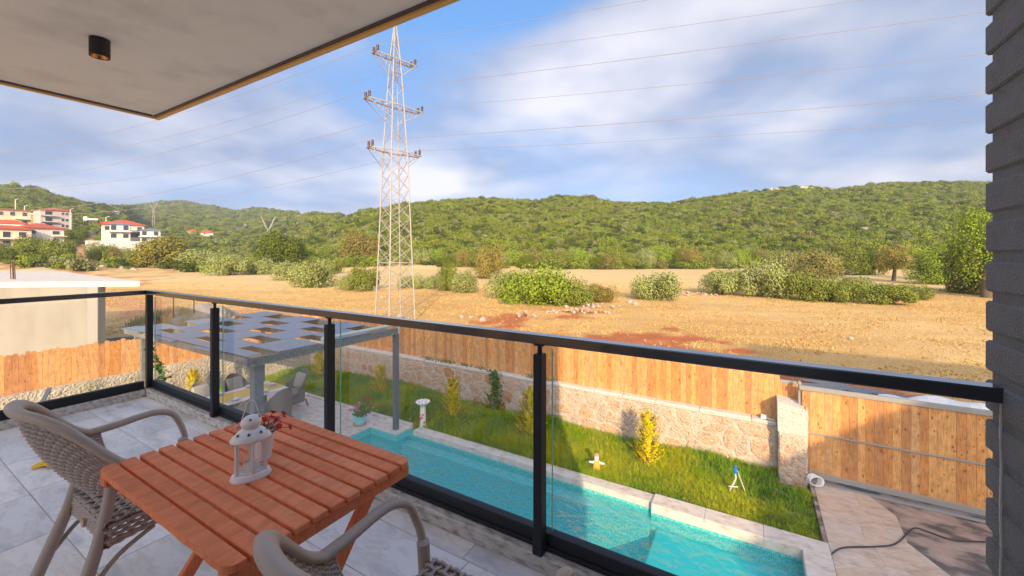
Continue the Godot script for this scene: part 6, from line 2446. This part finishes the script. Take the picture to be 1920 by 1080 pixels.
func table_things() -> void:
	# oval lantern: long axis across the view
	var l := thing("candle_lantern", "white metal candle lantern with star cutouts on the slatted table", "lantern", Vector3(-1.392, 3.62, -0.70), 1.2)
	var sx := 1.0
	var sz := 0.66
	var mb := MB.new()
	mb.lathe(PackedVector2Array([Vector2(0, 0.0), Vector2(0.056, 0.0), Vector2(0.058, 0.006), Vector2(0.053, 0.018), Vector2(0.048, 0.022), Vector2(0, 0.022)]), 28, Vector3.ZERO, sx, sz)
	put("base", mb.mesh(), M.white_paint, l)
	for i in 6:
		var a := TAU * (i + 0.5) / 6.0
		var a2 := TAU * (i + 1.5) / 6.0
		var p := Vector3(cos(a) * 0.047 * sx, 0, sin(a) * 0.047 * sz)
		var q := Vector3(cos(a2) * 0.047 * sx, 0, sin(a2) * 0.047 * sz)
		mb = MB.new()
		mb.bar(p + Vector3.UP * 0.02, p + Vector3.UP * 0.125, 0.0055, 0.0055, 0.001)
		put("corner_post", mb.mesh(), M.white_paint, l)
		mb = MB.new()
		for y in [0.026, 0.119]:
			mb.bar(p + Vector3.UP * y, q + Vector3.UP * y, 0.005, 0.003)
		for k in [0.14, 0.86]:
			mb.bar(p.lerp(q, k) + Vector3.UP * 0.022, p.lerp(q, k) + Vector3.UP * 0.123, 0.003, 0.003)
		var fr := put("pane_frame", mb.mesh(), M.white_paint, l)
		mb = MB.new()
		mb.quad(p + Vector3.UP * 0.024, q + Vector3.UP * 0.024, q + Vector3.UP * 0.121, p + Vector3.UP * 0.121, p + q)
		put("pane", mb.mesh(), M.glass, fr)
	mb = MB.new()
	mb.lathe(PackedVector2Array([Vector2(0, 0.122), Vector2(0.057, 0.122), Vector2(0.058, 0.127), Vector2(0.050, 0.140), Vector2(0.036, 0.153), Vector2(0.025, 0.160), Vector2(0.022, 0.164)]), 30, Vector3.ZERO, sx, sz, true)
	put("roof", mb.mesh(), M.white_paint, l)
	mb = MB.new()
	mb.lathe(PackedVector2Array([Vector2(0.021, 0.160), Vector2(0.027, 0.166), Vector2(0.0295, 0.175), Vector2(0.030, 0.177), Vector2(0.026, 0.188), Vector2(0.016, 0.197), Vector2(0, 0.200)]), 26, Vector3.ZERO, sx, 0.8, true)
	put("chimney_cap", mb.mesh(), M.white_paint, l)
	# dark star plates: shade inside the cutouts put into their colour
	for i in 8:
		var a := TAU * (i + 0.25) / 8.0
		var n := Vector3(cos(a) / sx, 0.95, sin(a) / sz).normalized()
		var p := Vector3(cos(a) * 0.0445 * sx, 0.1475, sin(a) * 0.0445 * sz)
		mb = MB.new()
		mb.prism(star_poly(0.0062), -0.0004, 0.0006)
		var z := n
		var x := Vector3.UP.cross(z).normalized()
		put("star_plate", mb.mesh(), M.hole_shade, l, p + n * 0.0005, Basis(x, z.cross(x), z))
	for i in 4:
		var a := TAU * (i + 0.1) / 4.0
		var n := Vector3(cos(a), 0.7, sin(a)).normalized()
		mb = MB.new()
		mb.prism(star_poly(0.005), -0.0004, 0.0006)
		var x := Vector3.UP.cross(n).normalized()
		put("star_plate", mb.mesh(), M.hole_shade, l, Vector3(cos(a) * 0.0235, 0.1905, sin(a) * 0.0235 * 0.8) , Basis(x, n.cross(x), n))
	mb = MB.new()
	var hp := PackedVector3Array([Vector3(0.03, 0.172, 0)])
	for i in 13:
		var a := PI * i / 12.0
		hp.append(Vector3(cos(a) * 0.015, 0.225 + sin(a) * 0.022, 0))
	hp.append(Vector3(-0.03, 0.172, 0))
	mb.tube(smooth_path(hp, 3), 0.0013, 0.0013, 6)
	put("wire_handle", mb.mesh(), M.white_paint, l)
	mb = MB.new()
	mb.lathe(PackedVector2Array([Vector2(0, 0.022), Vector2(0.021, 0.022), Vector2(0.022, 0.052), Vector2(0.0205, 0.052), Vector2(0.020, 0.045), Vector2(0, 0.044)]), 20)
	put("tea_light", mb.mesh(), M.wax, l)
	# vase of artificial flowers
	var v := thing("flower_vase", "white ribbed vase of red and white artificial flowers on the table", "vase", Vector3(-1.488, 3.62, -0.788))
	v.scale = Vector3.ONE * 0.8
	mb = MB.new()
	for i in 28:
		var a0 := TAU * i / 28.0
		var a1 := TAU * (i + 1) / 28.0
		var r0 := 1.0 + 0.02 * (i % 2)
		var r1 := 1.0 + 0.02 * ((i + 1) % 2)
		var A := Vector3(cos(a0), 0, sin(a0)) * 0.031 * r0
		var B := Vector3(cos(a1), 0, sin(a1)) * 0.031 * r1
		var C := Vector3(cos(a1), 0, sin(a1)) * 0.043 * r1 + Vector3.UP * 0.105
		var D := Vector3(cos(a0), 0, sin(a0)) * 0.043 * r0 + Vector3.UP * 0.105
		mb.quad(A, B, C, D, A + B)
		mb.quad(D, C, C * Vector3(0.9, 1, 0.9), D * Vector3(0.9, 1, 0.9), Vector3.UP)
		mb.tri(A, B, Vector3.ZERO, Vector3.DOWN)
	put("vase_body", mb.mesh(), M.white_paint, v)
	mb = MB.new()
	mb.lathe(PackedVector2Array([Vector2(0.041, 0.095), Vector2(0, 0.098)]), 18)
	put("soil", mb.mesh(), M.stem, v)
	var rg := RandomNumberGenerator.new()
	rg.seed = 71
	for i in 19:
		var a := TAU * i * 0.382
		var r := 0.085 * sqrt((i + 0.5) / 19.0)
		var tip := Vector3(cos(a) * r * 1.25, 0.185 - r * 0.5 + rg.randf_range(-0.02, 0.03), sin(a) * r * 1.25)
		mb = MB.new()
		mb.tube(PackedVector3Array([Vector3(cos(a) * 0.012, 0.095, sin(a) * 0.012), tip * 0.6 + Vector3.UP * 0.05, tip]), 0.0016, 0.0014, 5)
		var st := put("stem", mb.mesh(), M.stem, v)
		mb = MB.new()
		var up := (tip - Vector3(0, 0.09, 0)).normalized()
		var e1 := up.cross(Vector3(0.3, 0.1, 0.9)).normalized()
		var e2 := up.cross(e1)
		for layer in 2:
			for k in 8:
				var b := TAU * (k + layer * 0.5) / 8.0
				var d := (e1 * cos(b) + e2 * sin(b) + up * (0.25 + layer * 0.45)).normalized()
				mb.leaf(tip, d, d.cross(up).normalized(), 0.019 - layer * 0.004, 0.010, (up + d * 0.3).normalized())
		put("flower", mb.mesh(), M.red_petal if i % 5 in [0, 2, 3] else M.white_petal, st)
	for i in 16:
		var a := TAU * i * 0.382 + 0.4
		var p := Vector3(cos(a) * 0.03, 0.105 + rg.randf() * 0.04, sin(a) * 0.03)
		var d := Vector3(cos(a), rg.randf_range(-0.1, 0.7), sin(a)).normalized()
		mb = MB.new()
		mb.leaf(p, d, d.cross(Vector3.UP).normalized(), rg.randf_range(0.04, 0.06), 0.026, Vector3.UP)
		put("leaf", mb.mesh(), M.dark_leaf, v)
	# ceiling spot
	var cl := thing("ceiling_lamp", "black cylinder ceiling spotlight with copper reflector", "ceiling lamp", Vector3(-3.73, 5.759, -0.93))
	mb = MB.new()
	mb.lathe(PackedVector2Array([Vector2(0, 0), Vector2(0.052, 0.0), Vector2(0.052, -0.118), Vector2(0.049, -0.119), Vector2(0.049, -0.10)]), 32)
	put("housing", mb.mesh(), M.lamp_black, cl)
	mb = MB.new()
	mb.lathe(PackedVector2Array([Vector2(0.049, -0.113), Vector2(0.040, -0.085), Vector2(0.022, -0.065), Vector2(0, -0.06)]), 32, Vector3.ZERO, 1, 1, true)
	put("reflector", mb.mesh(), M.copper, cl)
	mb = MB.new()
	mb.lathe(PackedVector2Array([Vector2(0.012, -0.066), Vector2(0.014, -0.09), Vector2(0.008, -0.101), Vector2(0, -0.103)]), 14, Vector3.ZERO, 1, 1, true)
	put("bulb", mb.mesh(), M.bulb_glass, cl)
	# crumpled yellow cloth on the floor
	mb = MB.new()
	for i in 10:
		for j in 7:
			var P := []
			for k in [[0, 0], [1, 0], [1, 1], [0, 1]]:
				var u: float = (i + k[0]) / 10.0 - 0.5
				var w: float = (j + k[1]) / 7.0 - 0.5
				var y := 0.045 * exp(-(u * u + w * w) * 7.0) + 0.016 * absf(sin(u * 14.0 + w * 6.0)) * (1.0 - 1.6 * maxf(absf(u), absf(w))) + 0.003
				P.append(Vector3(u * (0.17 + 0.04 * sin(w * 9.0)), y, w * (0.12 + 0.03 * sin(u * 8.0))))
			mb.quad(P[0], P[1], P[2], P[3], Vector3.UP)
	var yc := put("floor_cloth", mb.mesh(), M.yellow_cloth, null, Vector3(-4.12, 2.9005, -0.80), Basis(Vector3.UP, 0.8))
	tag(yc, "crumpled yellow cloth lying on the balcony floor tiles", "cloth")
